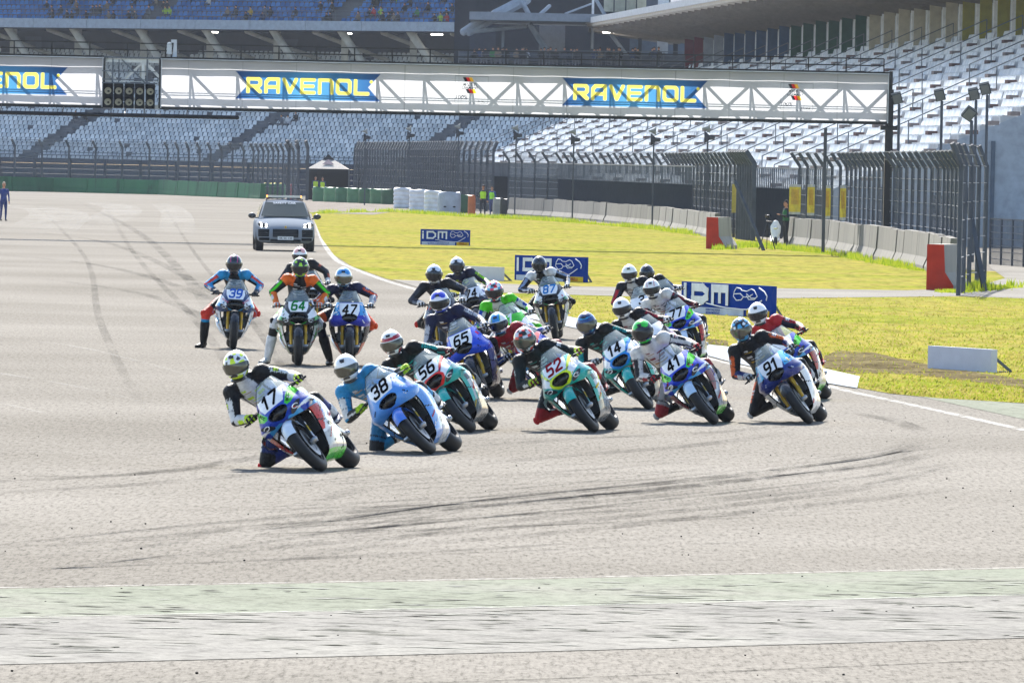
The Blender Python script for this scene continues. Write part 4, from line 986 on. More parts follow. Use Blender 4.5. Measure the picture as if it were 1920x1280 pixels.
def boot(ank, toe, knee, col, col2, par, bk=1):
    mb = MB(); a = np.array(ank, float); t = np.array(toe, float); k = np.array(knee, float); up = nrm(k-a); fw = nrm(t-a); heel = a-fw*.05-up*.055; mid = a+(t-a)*.5-up*.045
    mb.tube([a+up*(.20 if bk == 1 else .30), a+up*.10, a+up*.0], [((.060 if bk == 1 else .078), (.062 if bk == 1 else .080)), ((.054 if bk == 1 else .066), (.058 if bk == 1 else .068)), (.047*bk, .052*bk)], 14, col); mb.tube([heel+up*.01, a-up*.03+fw*.02, mid+up*.01, t-up*.03], [(.036, .04), (.044, .045), (.046, .033), (.036, .022)], 14, col)
    mb.tube([heel-up*.033, mid-up*.034, t-up*.05], [(.038, .010), (.046, .010), (.036, .008)], 12, hx('#131315')); mb.tube([a+up*.17, a+up*.07], [.066, .060] if bk == 1 else [.05, .05], 10, col2); mb.ell(t-up*.02, (.03, .03, .02), None, 10, 6, col2)
    return mb.build('boot', 'leather', par)
def make_rider(sp):
    Mb = sp['M']; k = sp['lean']/40; sit = k < .3; Mi = Mb.inverted(); hp = sp['head']
    g0 = Mb @ Vector((.05, .20, 1.33)); hw = AT(hp[0], hp[1], g0.y); hl = np.array(Mi @ hw)
    roll = R(sp.get('hroll', .42*sp['lean'])); yaw = R(sp.get('hyaw', 10*k)); pit = R(sp.get('hpitch', 12))
    Mh = Mi @ Matrix.Translation(hw) @ Matrix.Rotation(math.pi-yaw, 4, 'Z') @ Matrix.Rotation(roll, 4, 'Y') @ Matrix.Rotation(-pit, 4, 'X')
    up_h = np.array((Mh.to_3x3() @ Vector((0, 0, 1)))); fw_h = np.array((Mh.to_3x3() @ Vector((0, 1, 0))))
    neck = hl-up_h*.13-fw_h*.05; hips = np.array((.17*k, -.34 if not sit else -.30, .875-.02*k)); d = neck-hips; L = np.linalg.norm(d)
    lr = R(-.30*sp['lean']); lat = nrm((math.cos(lr), 0, -math.sin(lr)*1.0)) if True else (1, 0, 0); lat = np.array((math.cos(lr), 0, math.sin(-lr)))
    lat = nrm(lat-nrm(d)*np.dot(lat, nrm(d))); fwd = np.cross(nrm(d), lat)*1.0
    if fwd[1] < 0: fwd = -fwd
    back = -fwd; chest = hips+d*.68+back*.035; waist = hips+d*.32+back*.05; mb = MB()
    mb.tube([hips+back*.0-nrm(d)*.02, hips+d*.16+back*.03, waist, hips+d*.5+back*.045, chest, hips+d*.86+back*.01, neck], [(.165, .135), (.160, .125), (.150, .115), (.168, .125), (.190, .130), (.150, .105), (.075, .075)], 20, None, lat)
    mb.tube([neck, hl-up_h*.06], [.068, .062], 12)
    mb.ell(chest+d*.12+back*.105, (.07, .06, .07))                   # aero hump
    bones = [('torso', hips, neck, .17)]; sh = {}; el = {}; grip = {}; knee = {}; ank = {}; toe = {}
    for s in (1, -1):
        S0 = hips+d*.86+lat*s*.185+back*.005; sh[s] = S0; grip[s] = np.array((s*.315, .385, .888)); wr = grip[s]+np.array((0, -.10, .018))
        if 'hand%d' % s in sp: wr = np.array(sp['hand%d' % s]); grip[s] = None
        pole = S0+np.array((s*.42, -.10, -.30 if s > 0 else -.46)) if not sit else S0+np.array((s*.5, -.15, -.22))
        e = ik(S0, wr, .30, .275, pole); el[s] = e
        mb.tube([S0, S0+(e-S0)*.5, e], [(.082, .086), (.069, .071), (.055, .058)], 14); mb.tube([e, e+(wr-e)*.35, wr], [.058, .057, .040], 14); mb.ell(S0, (.092, .088, .082)); mb.ell(e, (.058, .058, .058))
        bones += [('U%d' % s, S0, e, .066), ('F%d' % s, e, wr, .052)]
        H0 = hips+np.array((s*.085, .0, -.03)); A0 = np.array((s*.215, -.44, .49)); T0 = np.array((s*.225, -.27, .425))
        if s > 0: kp = H0+np.array((.22+.42*k, .42-.16*k, .0-.22*k))
        else: kp = H0+np.array((-.20-.08*k, .5, .06))
        if 'foot%d' % s in sp:
            f = sp['foot%d' % s]; fw = AT(f[0], f[1], (Mb @ Vector((0, -.05, 0))).y); fw.z = .10; fw = Mi @ fw; A0 = np.array(fw); T0 = A0+np.array(Mi.to_3x3() @ Vector((-.10*f[2], -.16, -.045)))
            kq = sp['knee%d' % s]; kp = np.array(Mi @ AT(kq[0], kq[1], (Mb @ Vector((s*.3, .03, .5))).y)); kn = kp
            A = np.array(A0); L1 = np.linalg.norm(kn-H0); L2 = np.linalg.norm(A-kn)
        else: kn = ik(H0, A0, .44, .43, kp)
        knee[s] = kn; ank[s] = A0; toe[s] = T0; fk = 1.12 if 'foot%d' % s in sp else 1
        mb.tube([H0, H0+(kn-H0)*.45, kn], [(.106, .108), (.094*fk, .096*fk), (.068*fk, .070*fk)], 16); mb.tube([kn, kn+(A0-kn)*.3, A0+(kn-A0)*.12], [(.068*fk, .066*fk), (.062*fk, .064*fk), (.046*fk, .048*fk)], 14); mb.ell(kn, (.066, .066, .066))
        bones += [('T%d' % s, H0, kn, .092), ('S%d' % s, kn, A0, .060)]
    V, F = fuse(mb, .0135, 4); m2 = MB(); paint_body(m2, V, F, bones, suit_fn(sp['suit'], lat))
    o = m2.build('person', 'leather', None, True, 180); o.matrix_world = Mb.copy(); o.location = Mb.translation; o.rotation_euler = Mb.to_euler(); tag(o, sp['rlabel'], 'person', 'riders on racing motorcycles')
    S = sp['suit']; helmet(o, Mh, S['helmet'], S['hcol'], S.get('visor', 'visor'))
    gc = [hx(q) for q in S.get('gl', ['#1b1c20', '#e6e6e6'])]; bc = [hx(q) for q in S.get('bt', ['#17181c', '#d8d8d8'])]
    for s in (1, -1):
        if grip[s] is not None: glove(s, grip[s], gc[0], gc[1], o)
        c = MB(); wr = grip[s]+np.array((0, -.10, .018)); c.tube([wr+(el[s]-wr)*.30, wr+(el[s]-wr)*.05], [.047, .041], 12, gc[1]); c.build('glove_cuff', 'leather', o)
        boot(ank[s], toe[s], knee[s], bc[0], bc[1], o, 1.15 if 'foot%d' % s in sp else 1)
        if s < 0 and not sit: continue
        q = MB(); kk = knee[s]; ov = nrm(kk-(hips+ank[s])/2); ov = nrm(ov+np.array((s*.6, 0, 0))); q.ell(kk+ov*.062, (.034, .028, .050), None, 12, 8, hx(S.get('sl', '#d43a2a'))); q.build('knee_slider', 'leather', o)
    return o
# standing people
def standing(loc, h, face, shirt, trousers, label, vest=None, arms='down', hair='#3a2c22', cap=None, shoes='#222222', group=None, grip=None):
    """face: direction the person faces, degrees from +Y clockwise seen from above... 180 = towards the camera"""
    k = h/1.78; mb = MB(); sc = lambda *p: np.array(p)*k
    pel, ch, nk, hd = sc(0, 0, .95), sc(0, .01, 1.30), sc(0, 0, 1.50), sc(0, .02, 1.66)
    mb.tube([sc(0, 0, .88), pel, sc(0, 0, 1.12), ch, sc(0, 0, 1.42), nk], [(.155*k, .10*k), (.165*k, .115*k), (.14*k, .10*k), (.175*k, .115*k), (.16*k, .09*k), (.06*k, .06*k)], 18)
    mb.tube([nk, sc(0, .01, 1.58)], [.055*k, .05*k], 10); mb.ell(hd, (.075*k, .095*k, .115*k)); mb.ell(hd+sc(0, .09, -.015), (.012*k, .02*k, .02*k)); mb.ell(hd+sc(0, .05, -.07), (.045*k, .045*k, .035*k))
    for s in (1, -1): mb.ell(hd+sc(s*.076, 0, -.005), (.01*k, .02*k, .028*k))
    bones = [('torso', pel, nk, .16*k), ('head', sc(0, .01, 1.57), sc(0, .02, 1.72), .10*k)]
    for s in (1, -1):
        S0 = sc(s*.185, 0, 1.42); E = sc(s*.25, -.03, 1.14); W = sc(s*.24, .08, .90)
        if arms == 'front': E = sc(s*.26, .03, 1.15); W = sc(s*.08, .26, 1.22)
        if arms == 'akimbo' and s > 0: E = sc(s*.36, -.03, 1.18); W = sc(s*.20, .06, 1.02)
        mb.tube([S0, (S0+E)/2, E], [.058*k, .05*k, .042*k], 12); mb.tube([E, W], [.04*k, .028*k], 12)
        mb.tube([W, W+nrm(W-E)*.08*k], [(.03*k, .018*k), (.036*k, .016*k)], 10)
        for q in range(4): dd = nrm(W-E); mb.tube([W+dd*.08*k+sc(0, (q-1.5)*.018, 0), W+dd*(.15+.01*(q % 2))*k+sc(0, (q-1.5)*.02, 0)], [.009*k, .007*k], 6)
        mb.tube([W+sc(0, .025, -.01), W+nrm(W-E)*.06*k+sc(0, .06, 0)], [.011*k, .008*k], 6)
        H0 = sc(s*.09, 0, .90); K = sc(s*.11, .02, .50); A = sc(s*.12, -.02, .09); mb.tube([H0, (H0+K)/2, K], [.09*k, .078*k, .056*k], 14); mb.tube([K, (K+A)/2, A], [.055*k, .052*k, .036*k], 12)
        mb.tube([A+sc(0, -.03, -.045), A+sc(0, .06, -.05), A+sc(0, .15, -.06)], [(.035*k, .036*k), (.042*k, .034*k), (.036*k, .022*k)], 10)
        bones += [('U', S0, E, .05*k), ('F', E, W, .038*k), ('H', W, W+nrm(W-E)*.15*k, .03*k), ('T', H0, K, .08*k), ('S', K, A, .052*k), ('B', A+sc(0, -.02, -.05), A+sc(0, .15, -.06), .045*k)]
    V, F = fuse(mb, .012, 2); sk, shc, tr, so, hr = hx('#c08a6a'), hx(shirt), hx(trousers), hx(shoes), hx(hair)
    def fn(nm, t, d, c):
        if nm == 'head' or nm == 'H': return sk
        if nm == 'torso': return (sk if t > .97 else (shc if t > .05 else tr))
        return {'U': shc, 'F': shc, 'T': tr, 'S': tr, 'B': so}[nm]
    m2 = MB(); paint_body(m2, V, F, bones, fn); o = m2.build('person', 'cloth', None, True, 180)
    o.location = loc; o.rotation_euler = (0, 0, R(-face)); tag(o, label, 'person', group)
    b = MB(); b.tube([hd+sc(0, -.03, .03), hd+sc(0, -.01, .065)], [(.082*k, .092*k), (.07*k, .085*k)], 14, hx(cap) if cap else hr)
    if cap: b.box(hd+sc(0, .11, .045), (.12*k, .09*k, .012*k), hx(cap))
    b.build('cap' if cap else 'hair', 'cloth', o)
    b = MB()
    for s in (1, -1): b.ell(hd+sc(s*.03, .088, .015), (.010*k, .006*k, .007*k), None, 8, 5, hx('#1c1410'))
    b.ell(hd+sc(0, .094, -.055), (.022*k, .006*k, .005*k), None, 8, 5, hx('#8a4a40')); b.build('face_features', 'cloth', o)
    if vest:
        b = MB(); b.tube([sc(0, 0, 1.0), sc(0, 0, 1.14), sc(0, .01, 1.30), sc(0, 0, 1.40)], [(.175*k, .13*k), (.16*k, .122*k), (.192*k, .132*k), (.172*k, .105*k)], 18, lambda x, y, z: hx('#d9dcd8') if (1.10*k < z < 1.15*k) else hx(vest), caps=False); b.build('reflective_vest', 'cloth', o)
    return o
ONLY = []; HAZE = .00006
# ------------------------------------------------------------------ the field: bikes and riders
WH, BK = '#e9ebee', '#16171b'
FIELD = [
 dict(num='17', style='M', col=['#1c3fa8', '#3fc12e', '#c22430', '#e9ebee'], fair=['#1c3fa8', '#dfe2e6', '#c8332c'], c=(601, 884), lean=41, h=12.5, head=(443, 685), fend='#c9d8e6', wing='#2b2e36',
      stext=[('17', -.22, .22, .13, '#1a1a1e', 0)], ctext=[('BCC', .165, .80, .03, '#0c2a10', 60)], hyaw=14, hroll=12,
      label='white, blue and red racing motorcycle number 17, the nearest one, leaning hard into the corner', rlabel='rider with white and neon yellow helmet hanging off the leading number 17 motorcycle',
      suit=dict(helmet='splash', hcol=['#e8eaea', '#cfe81e', '#30343a'], visor='mirror_visor', t='#e2e4e6', sh='#1a1b1f', ua='#1a1b1f', fa='#d8dbe0', st='#e2e4e6', th='#20306e', kn='#1b1c20', si='#23307a', gl=['#1d1e22', '#c9ea2c'], bt=['#24315f', '#d6d9dd'], ch='#dcdfe3', pt=['#c9ea2c', '#b4884a'], sl='#d43236')),
 dict(num='38', style='plain', col=['#4f8fd8', '#4f8fd8', '#4f8fd8', '#e9ebee'], c=(806, 852), lean=43, h=10.5, head=(650, 690), fend='#3f78d6',
      label='plain light blue racing motorcycle number 38 leaning over right behind the leader', rlabel='rider in light blue leathers and white helmet on the number 38 motorcycle',
      suit=dict(helmet='plain', hcol=['#e8e9ea', '#30343a'], visor='mirror_visor', t='#2f8fc4', sh='#2f8fc4', ua='#2f8fc4', fa='#23262c', st='#e2e4e6', th='#2278ad', kn='#23262c', si='#2f8fc4', gl=['#c9ea2c', '#9fd022'], bt=['#20242b', '#dfe2e6'], pt=['#e8e9ea', '#d9a441'], sl='#d8e020')),
 dict(num='56', style='teal', col=['#12a49c', '#e6e8ea', '#dd2a24', '#e9ebee'], c=(882, 811), lean=40, h=9.5, head=(735, 643), stext=[('FINEGR', .02, .42, .07, '#f0f2f2', -30)], wing='#d9dde0', ctext=[('RA', .135, .80, .02, '#2a2c80', 40)],
      label='teal and white racing motorcycle number 56 with red trim round its intake', rlabel='rider in black leathers with white and dark red helmet on the number 56 motorcycle',
      suit=dict(helmet='band', hcol=['#e4e6e6', '#a01c2c', '#e4e6e6'], visor='mirror_visor', t='#17181b', sh='#17181b', ua='#17181b', fa='#17181b', st='#17a39b', th='#17181b', kn='#17181b', si='#17181b', gl=['#1c1d20', '#7a1c22'], bt=['#17181b', '#8a8d90'], pt=['#17a39b', '#d6d8d8'], sl='#c9ea2c')),
 dict(num='52', numcol='#8e1226', style='teal', col=['#12a49c', '#e6e8ea', '#d6e81c', '#e9ebee'], c=(1113, 811), lean=36, h=8.5, head=(984, 637), stext=[('FINEGR', .02, .42, .07, '#f0f2f2', -30)], wing='#d9dde0', ctext=[('RA', .135, .80, .02, '#2a2c80', 40)],
      label='teal racing motorcycle with dark red number 52 and yellow trim round its intake', rlabel='rider with black helmet splashed red and mirrored visor on the number 52 motorcycle',
      suit=dict(helmet='blocks', hcol=['#1d2a28', '#e0301e', '#c9cdd4'], visor='mirror_visor', t='#1c2024', sh='#1c2024', ua='#1c2024', fa='#22282c', st='#1c2f36', th='#22282c', kn='#a01c26', si='#a8202a', gl=['#7c1a22', '#c9ea2c'], bt=['#8c1c26', '#22242a'], pt=['#e6e8ea', '#17a39b'], sl='#b3242c')),
 dict(num='14', style='teal', col=['#12a49c', '#e6e8ea', '#1c7ed0', '#e9ebee'], c=(1216, 768), lean=34, h=9, head=(1100, 607), stext=[('FINEGR', .02, .42, .07, '#f0f2f2', -30)], wing='#d9dde0', ctext=[('RA', .135, .80, .02, '#2a2c80', 40)],
      label='teal racing motorcycle number 14 with bright blue trim round its intake', rlabel='rider in black leathers and navy and sky blue helmet on the number 14 motorcycle',
      suit=dict(helmet='band', hcol=['#1c3464', '#20407a', '#3aa4dc'], visor='mirror_visor', t='#191b1f', sh='#191b1f', ua='#191b1f', fa='#191b1f', st='#168a8c', th='#191b1f', kn='#191b1f', si='#191b1f', gl=['#23262a', '#c6cbd0'], bt=['#191b1f', '#c0c4c8'], pt=['#17a39b', '#8d9094'], sl='#202226')),
 dict(num='41', style='M', col=['#1c3fc0', '#46c832', '#c22430', '#e9ebee'], fair=['#1c3fc0', '#b9c0cc', '#7a2a34'], c=(1338, 796), lean=38, h=7, head=(1205, 622), fend='#a8c4dc', wing='#2b2e36', ctext=[('BCC', .165, .80, .03, '#0c2a10', 60)],
      label='blue, green and white racing motorcycle number 41 leaning over, right of number 52', rlabel='rider in white leathers with bright green topped black helmet on the number 41 motorcycle',
      suit=dict(helmet='crown', hcol=['#1b1d20', '#2cc83a', '#2cc83a'], t='#dcdad8', sh='#dcdad8', ua='#dcdad8', fa='#dcdad8', st='#20242c', th='#8d8f94', kn='#8a1c26', si='#1b1c20', gl=['#b3202c', '#20222a'], bt=['#1b1c20', '#9c9ea2'], pt=['#8a3038', '#b4884a'], sl='#9c9ea2')),
 dict(num='91', style='ya', col=['#23337c', '#38a8dc', '#dc5a28', '#e9ebee'], fair=['#23337c', '#d4d8dd', '#dfe2e6'], c=(1516, 795), lean=37.5, h=6, head=(1390, 618), fend='#2a2c30', fork='gold', stext=[],
      label='navy and cyan racing motorcycle with number 91 on a white nose, rightmost in front', rlabel='rider in black leathers with orange stripes and black and sky blue helmet on number 91',
      suit=dict(helmet='splash', hcol=['#14161b', '#3c9cd0', '#dfe8ee'], visor='mirror_visor', t='#191a1e', sh='#191a1e', ua='#191a1e', fa='#20306a', st='#e0622a', th='#191a1e', kn='#191a1e', si='#191a1e', gl=['#25272c', '#c9ced4'], bt=['#191a1e', '#c4c8cc'], pt=['#dfe2e6', '#c9a227'], sl='#b9bcc0')),
 dict(num='', style='M', col=['#1c3fa8', '#3fc12e', '#c22430', '#e9ebee'], fair=['#1c3fa8', '#b8bcc4', '#a8323a'], c=(1527, 752), lean=34, h=6, head=(1421, 588), fend='#c9d8e6', wing='#2b2e36', ctext=[('BCC', .165, .80, .03, '#0c2a10', 60)],
      label='blue, green and white racing motorcycle half hidden behind number 91', rlabel='rider in red and black leathers with plain white helmet behind number 91',
      suit=dict(helmet='plain', hcol=['#e8e9ea', '#30343a'], t='#b82a30', sh='#b82a30', ua='#1c2236', fa='#1b1c20', st='#b82a30', th='#1e3a86', kn='#1b1c20', si='#1b1c20', gl=['#1c1d22', '#9c1c26'], bt=['#c02a34', '#1b1c20'], pt=['#e0e2e6', '#c9a227'], sl='#202226')),
 dict(num='65', style='ya', col=['#1d48c8', '#1d48c8', '#e9ebee', '#e9ebee'], fair=['#1d48c8', '#5c5f86', '#3a3e5c'], c=(909, 750), lean=25, h=7, head=(824, 566), fend='#22252b',
      label='royal blue racing motorcycle number 65 in the middle of the pack', rlabel='rider in dark navy leathers with white helmet topped royal blue on number 65',
      suit=dict(helmet='crown', hcol=['#e4e4ee', '#1c38c0', '#2a44b8'], t='#1c2244', sh='#1c2244', ua='#23284a', fa='#1c1e2a', st='#b8bcc8', th='#1c2244', kn='#1b1c20', si='#1b1c28', gl=['#202228', '#c8ccd2'], bt=['#191a22', '#c8ccd2'], pt=['#dfe2e6', '#c9a227'], sl='#202226')),
 dict(num='11', numcol='#f0f2f4', style='street', col=['#3fc12e', '#e9ebee', '#1c48b0', '#3fc12e'], fair=['#3fc12e', '#e0e2e6', '#3fc12e'], c=(985, 711), lean=19, h=6, head=(927, 546), wing='#3fc12e',
      label='bright green and white racing motorcycle behind the rider in red', rlabel='rider in white and lime green leathers with red and blue helmet in mid pack',
      suit=dict(helmet='blocks', hcol=['#d8203c', '#3a9cc4', '#e8e9ea'], t='#d8dadc', sh='#52d022', ua='#d8dadc', fa='#52d022', st='#1c48b0', th='#d8dadc', kn='#52d022', si='#d8dadc', gl=['#2a2c30', '#d8dadc'], bt=['#d8dadc', '#1b1c20'], pt=['#9aa0a6', '#d9b030'], ch='#cfd1d4', sl='#202226')),
 dict(num='7', style='M', col=['#b82a34', '#1c3fa8', '#e9ebee', '#e9ebee'], fair=['#b82a34', '#d4d8dd', '#1c3fa8'], c=(1052, 752), lean=36, h=8, head=(934, 607),
      label='red and blue racing motorcycle almost hidden behind number 52', rlabel='rider in red leathers with white and sky blue striped helmet behind number 52',
      suit=dict(helmet='stripe', hcol=['#e4e8ea', '#2c90d8', '#58b848'], t='#a8202e', sh='#a8202e', ua='#a8202e', fa='#1c48a8', st='#e0e2e6', th='#a8202e', kn='#8c1c26', si='#a8202e', gl=['#1c1d22', '#e0e2e6'], bt=['#8c1c26', '#e0e2e6'], pt=['#e6e8ea', '#1c3f98'], sl='#e0e2e6')),
 dict(num='74', style='ya', col=['#2a2e3c', '#e9ebee', '#1c3fa8', '#dfe2e8'], fair=['#2a2e3c', '#3a3e48', '#2a2e3c'], c=(906, 639), lean=17, h=4, head=(857, 498), fend='#22252b',
      label='dark racing motorcycle with number 74 on a white nose at the back of the pack', rlabel='rider in navy leathers with neon green piping and black helmet on number 74',
      suit=dict(helmet='crown', hcol=['#17181c', '#d0d4dc', '#17181c'], t='#1e2440', sh='#1e2440', ua='#1e2440', fa='#1e2440', st='#8ce01c', th='#1e2440', kn='#1b1c20', si='#1b1c20', pt=['#b8dc3c', '#d0a060'], sl='#202226')),
 dict(num='28', style='street', col=['#22252e', '#2c3448', '#5a606c', '#d0d4da'], c=(836, 676), lean=7, h=4, head=(814, 514), fend='#22252b',
      label='dark racing motorcycle hidden behind number 65', rlabel='rider sitting upright in dark leathers with black and silver helmet left of number 65',
      suit=dict(helmet='crown', hcol=['#1c2028', '#c8d4e4', '#e0e4e8'], t='#1c2034', sh='#22242a', ua='#22242a', fa='#1c2034', st='#3a3e48', th='#1c1e28', kn='#26241e', si='#2a2820', pt=['#6a7484', '#3a5a78'], sl='#c8322a')),
 dict(num='87', numcol='#1c78c0', style='street', col=['#20242a', '#e2e5e8', '#2c8a48', '#e9ebee'], fair=['#dfe2e6', '#c0c8c4', '#3a5a48'], c=(1041, 637), lean=9, h=2, head=(1011, 496), fend='#22252b', wing='#2a2c30',
      label='black, white and green racing motorcycle number 87 at the rear, by the blue advertising board', rlabel='rider in black leathers with white shoulders and black helmet on number 87',
      suit=dict(helmet='crown', hcol=['#17181c', '#2a3444', '#17181c'], t='#17191c', sh='#dfe2e6', ua='#1b1c20', fa='#2a2c34', st='#8aa0c8', th='#17191c', kn='#1b1c20', si='#1b1c20', pt=['#c8ccd4', '#4a9c4a'], sl='#202226')),
 dict(num='77', style='M', col=['#1c3fc0', '#46c832', '#c22430', '#e9ebee'], fair=['#1c3fc0', '#b8bcc4', '#a8323a'], c=(1304, 690), lean=23, h=5, head=(1222, 541), fend='#c9d8e6', ctext=[('BCC', .165, .80, .03, '#0c2a10', 60)],
      label='white, blue and green racing motorcycle number 77 behind number 41', rlabel='rider in white leathers with white helmet marked red and green on number 77',
      suit=dict(helmet='stripe', hcol=['#e0e2e2', '#e0e2e2', '#b02040'], t='#d6d6d4', sh='#d6d6d4', ua='#1b1c24', fa='#1b1c20', st='#8a2034', th='#d6d6d4', kn='#1b1c20', si='#1b1c20', gl=['#1c1d22', '#7a1c22'], pt=['#50545c', '#8a2034'], sl='#202226')),
 dict(num='5', style='street', col=['#e2e4e6', '#1b1c20', '#b02034', '#e9ebee'], c=(1268, 728), lean=31, h=6, head=(1166, 578),
      label='white and black racing motorcycle hidden between numbers 14 and 41', rlabel='rider with plain white helmet and black leathers with white chest, just behind number 14',
      suit=dict(helmet='plain', hcol=['#eaebec', '#30343a'], t='#17181e', sh='#17181e', ua='#17181e', fa='#17181e', st='#b02034', th='#17181e', kn='#1b1c20', si='#1b1c20', ch='#c8cacc', gl=['#22242a', '#d0d2d6'], pt=['#8a2034', '#50545c'], sl='#202226')),
 dict(num='3', style='street', col=['#e2e4e6', '#1b1c20', '#2a5a9c', '#e9ebee'], c=(1226, 661), lean=16, h=4, head=(1180, 513),
      label='white racing motorcycle hidden behind the riders at the back right of the pack', rlabel='rider with white helmet and dark leathers with pale chest, leftmost of the rear right trio',
      suit=dict(helmet='band', hcol=['#e8e9ea', '#dfe3e0', '#c8d8b8'], t='#1c1e26', sh='#1c1e26', ua='#2a3044', fa='#1c1e26', st='#b02034', th='#1c1e26', kn='#1b1c20', si='#1b1c20', ch='#c4c6c8', pt=['#50545c', '#8a6a3a'], sl='#202226')),
 dict(num='9', style='street', col=['#22252e', '#2c3448', '#5a606c', '#d0d4da'], c=(1262, 642), lean=15, h=4, head=(1213, 512), scale=.95,
      label='dark racing motorcycle hidden behind number 77', rlabel='rider in black leathers with black helmet, farthest back on the right of the pack',
      suit=dict(helmet='crown', hcol=['#17181e', '#2a2e3c', '#17181e'], t='#17191e', sh='#17191e', ua='#17191e', fa='#17191e', st='#2a5a9c', th='#17191e', kn='#1b1c20', si='#1b1c20', pt=['#6a94d0', '#c05a2a'], sl='#202226')),
 dict(num='39', numcol='#1c5ab8', style='street', col=['#1f3a66', '#e2e5e8', '#3a9cd0', '#e9ebee'], fair=['#c8d0d8', '#9aa2aa', '#c8ccd0'], c=(437, 655), lean=-2, h=-1, head=(439, 495), fend='#22252b', wing='#2a88c8', foot1=(381, 655, 1), knee1=(386, 588), ctext=[('ROWE', .165, .775, .028, '#b02a5a', 32)],
      label='dark blue racing motorcycle number 39 standing upright, leftmost of the trailing trio', rlabel='rider in blue and red leathers with one foot stretched to the ground on number 39',
      suit=dict(helmet='stripe', hcol=['#18202c', '#2a3444', '#c83a78'], t='#1b1d22', sh='#2492cc', ua='#2492cc', fa='#2492cc', st='#e0402a', th='#1b1d22', kn='#d83a2a', si='#2288bc', ch='#1e2126', gl=['#26282e', '#4a5058'], bt=['#15161a', '#2a2c30'], pt=['#dfe2e6', '#c9924a'], sl='#d43a2a')),
 dict(num='64', numcol='#147a3a', style='street', col=['#1d2224', '#e2e5e8', '#3fae4a', '#e9ebee'], fair=['#3fae4a', '#8a9a84', '#4a6a50'], c=(559, 686), lean=1, h=-.5, head=(563, 501), fend='#22252b', wing='#7ab8a4', foot1=(502, 665, 1), knee1=(516, 604),
      label='black, white and green racing motorcycle number 64 rolling upright', rlabel='rider with orange shoulders and green piping, one white boot down, on number 64',
      suit=dict(helmet='splash', hcol=['#16181c', '#9cd42a', '#16181c'], t='#1a1b1f', sh='#f07028', ua='#1a1b1f', fa='#f07028', st='#4ad02a', th='#1a1b1f', kn='#d8dade', si='#1b1c20', gl=['#d4d6da', '#f07028'], bt=['#dcdee0', '#1b1c20'], pt=['#d8dade', '#d8dade'], sl='#202226')),
 dict(num='47', style='ya', col=['#2a34a8', '#2c90d0', '#e9ebee', '#e9ebee'], fair=['#2a34a8', '#2a2c34', '#c85a3c'], c=(655, 687), lean=1, h=0, head=(644, 520), fend='#22252b', foot1=(618, 650, .3), knee1=(596, 598),
      label='blue racing motorcycle number 47 rolling upright behind number 38', rlabel='rider with blue topped helmet, navy leathers and orange knees on number 47',
      suit=dict(helmet='crown', hcol=['#c0cdd8', '#2c88cc', '#2c70a8'], visor='mirror_visor', t='#1a1d38', sh='#1c2146', ua='#1c2146', fa='#c6ced4', st='#f0582a', th='#1a1d38', kn='#f0582a', si='#1a1d38', gl=['#2a2c34', '#c6ced4'], bt=['#22242a', '#c6ced4'], pt=['#8a94b0', '#c9924a'], sl='#f0582a')),
 dict(num='2', style='street', col=['#e2e4e8', '#2a3a78', '#9cc0e0', '#e9ebee'], c=(583, 628), lean=2, h=0, head=(562, 479),
      label='white racing motorcycle hidden behind number 64', rlabel='rider in black leathers with white helmet right behind the orange shouldered rider',
      suit=dict(helmet='crown', hcol=['#e6e8ea', '#dfa8a0', '#e6e8ea'], t='#17191e', sh='#17191e', ua='#17191e', fa='#20242a', st='#3a3e48', th='#17191e', kn='#1b1c20', si='#1b1c20', pt=['#c05a3a', '#50545c'], sl='#202226')),
]
FIELD = [f for f in FIELD if not ONLY or f['num'] in ONLY]
for f in FIELD: make_bike(f)
for f in FIELD: make_rider(f)
# ------------------------------------------------------------------ sponsor bridge
def seg_dist(P, segs):
    d = np.full(len(P), 9e9)
    for a, b in segs:
        a = np.array(a, float); b = np.array(b, float); ab = b-a; t = np.clip(((P-a) @ ab)/max(1e-9, ab @ ab), 0, 1); d = np.minimum(d, np.abs(P-(a+t[:, None]*ab)).max(1)*.45+np.linalg.norm(P-(a+t[:, None]*ab), axis=1)*.55)
    return d
# strokes on a 0..1 x 0..1 cell
LET = {'R': [[(0, 0), (0, 1), (.85, 1), (1, .85), (1, .58), (.85, .42), (0, .42)], [(.5, .42), (1, 0)]], 'A': [[(0, 0), (0, .75), (.22, 1), (1, 1), (1, 0)], [(0, .38), (1, .38)]], 'V': [[(0, 1), (.5, 0), (1, 1)]], 'E': [[(1, 1), (0, 1), (0, 0), (1, 0)], [(0, .5), (.9, .5)]],
       'n': [[(0, 0), (0, 1), (.85, 1), (1, .8), (1, 0)]], 'O': [[(.15, 0), (.85, 0), (1, .15), (1, .85), (.85, 1), (.15, 1), (0, .85), (0, .15), (.15, 0)]], 'L': [[(0, 1), (0, 0), (1, 0)]], 'i': [[(0, 0), (0, .62)], [(0, .95), (0, 1)]], 'D': [[(0, 0), (0, 1), (.7, 1), (1, .7), (1, .3), (.7, 0), (0, 0)]], 'M': [[(0, 0), (0, 1), (1, 1), (1, 0)], [(.5, 1), (.5, .15)]]}
def strokes(word, x0, y0, w, h, gap, wd=None):
    S = []; x = x0
    for ch in word:
        k = (.15 if ch == 'i' else 1)*w
        for pl in LET[ch]:
            q = [(x+a*k*(1 if ch != 'i' else 0), y0+b*h) for a, b in pl]; S += list(zip(q, q[1:]))
        x += k+gap
    return S, x
YG = 346.0
def gz(px, py): p = AT(px, py, YG); return p.x, p.z
gl, gr = gz(-260, 190)[0], gz(1667, 190)[0]
ZT, ZB = 6.58, 4.78
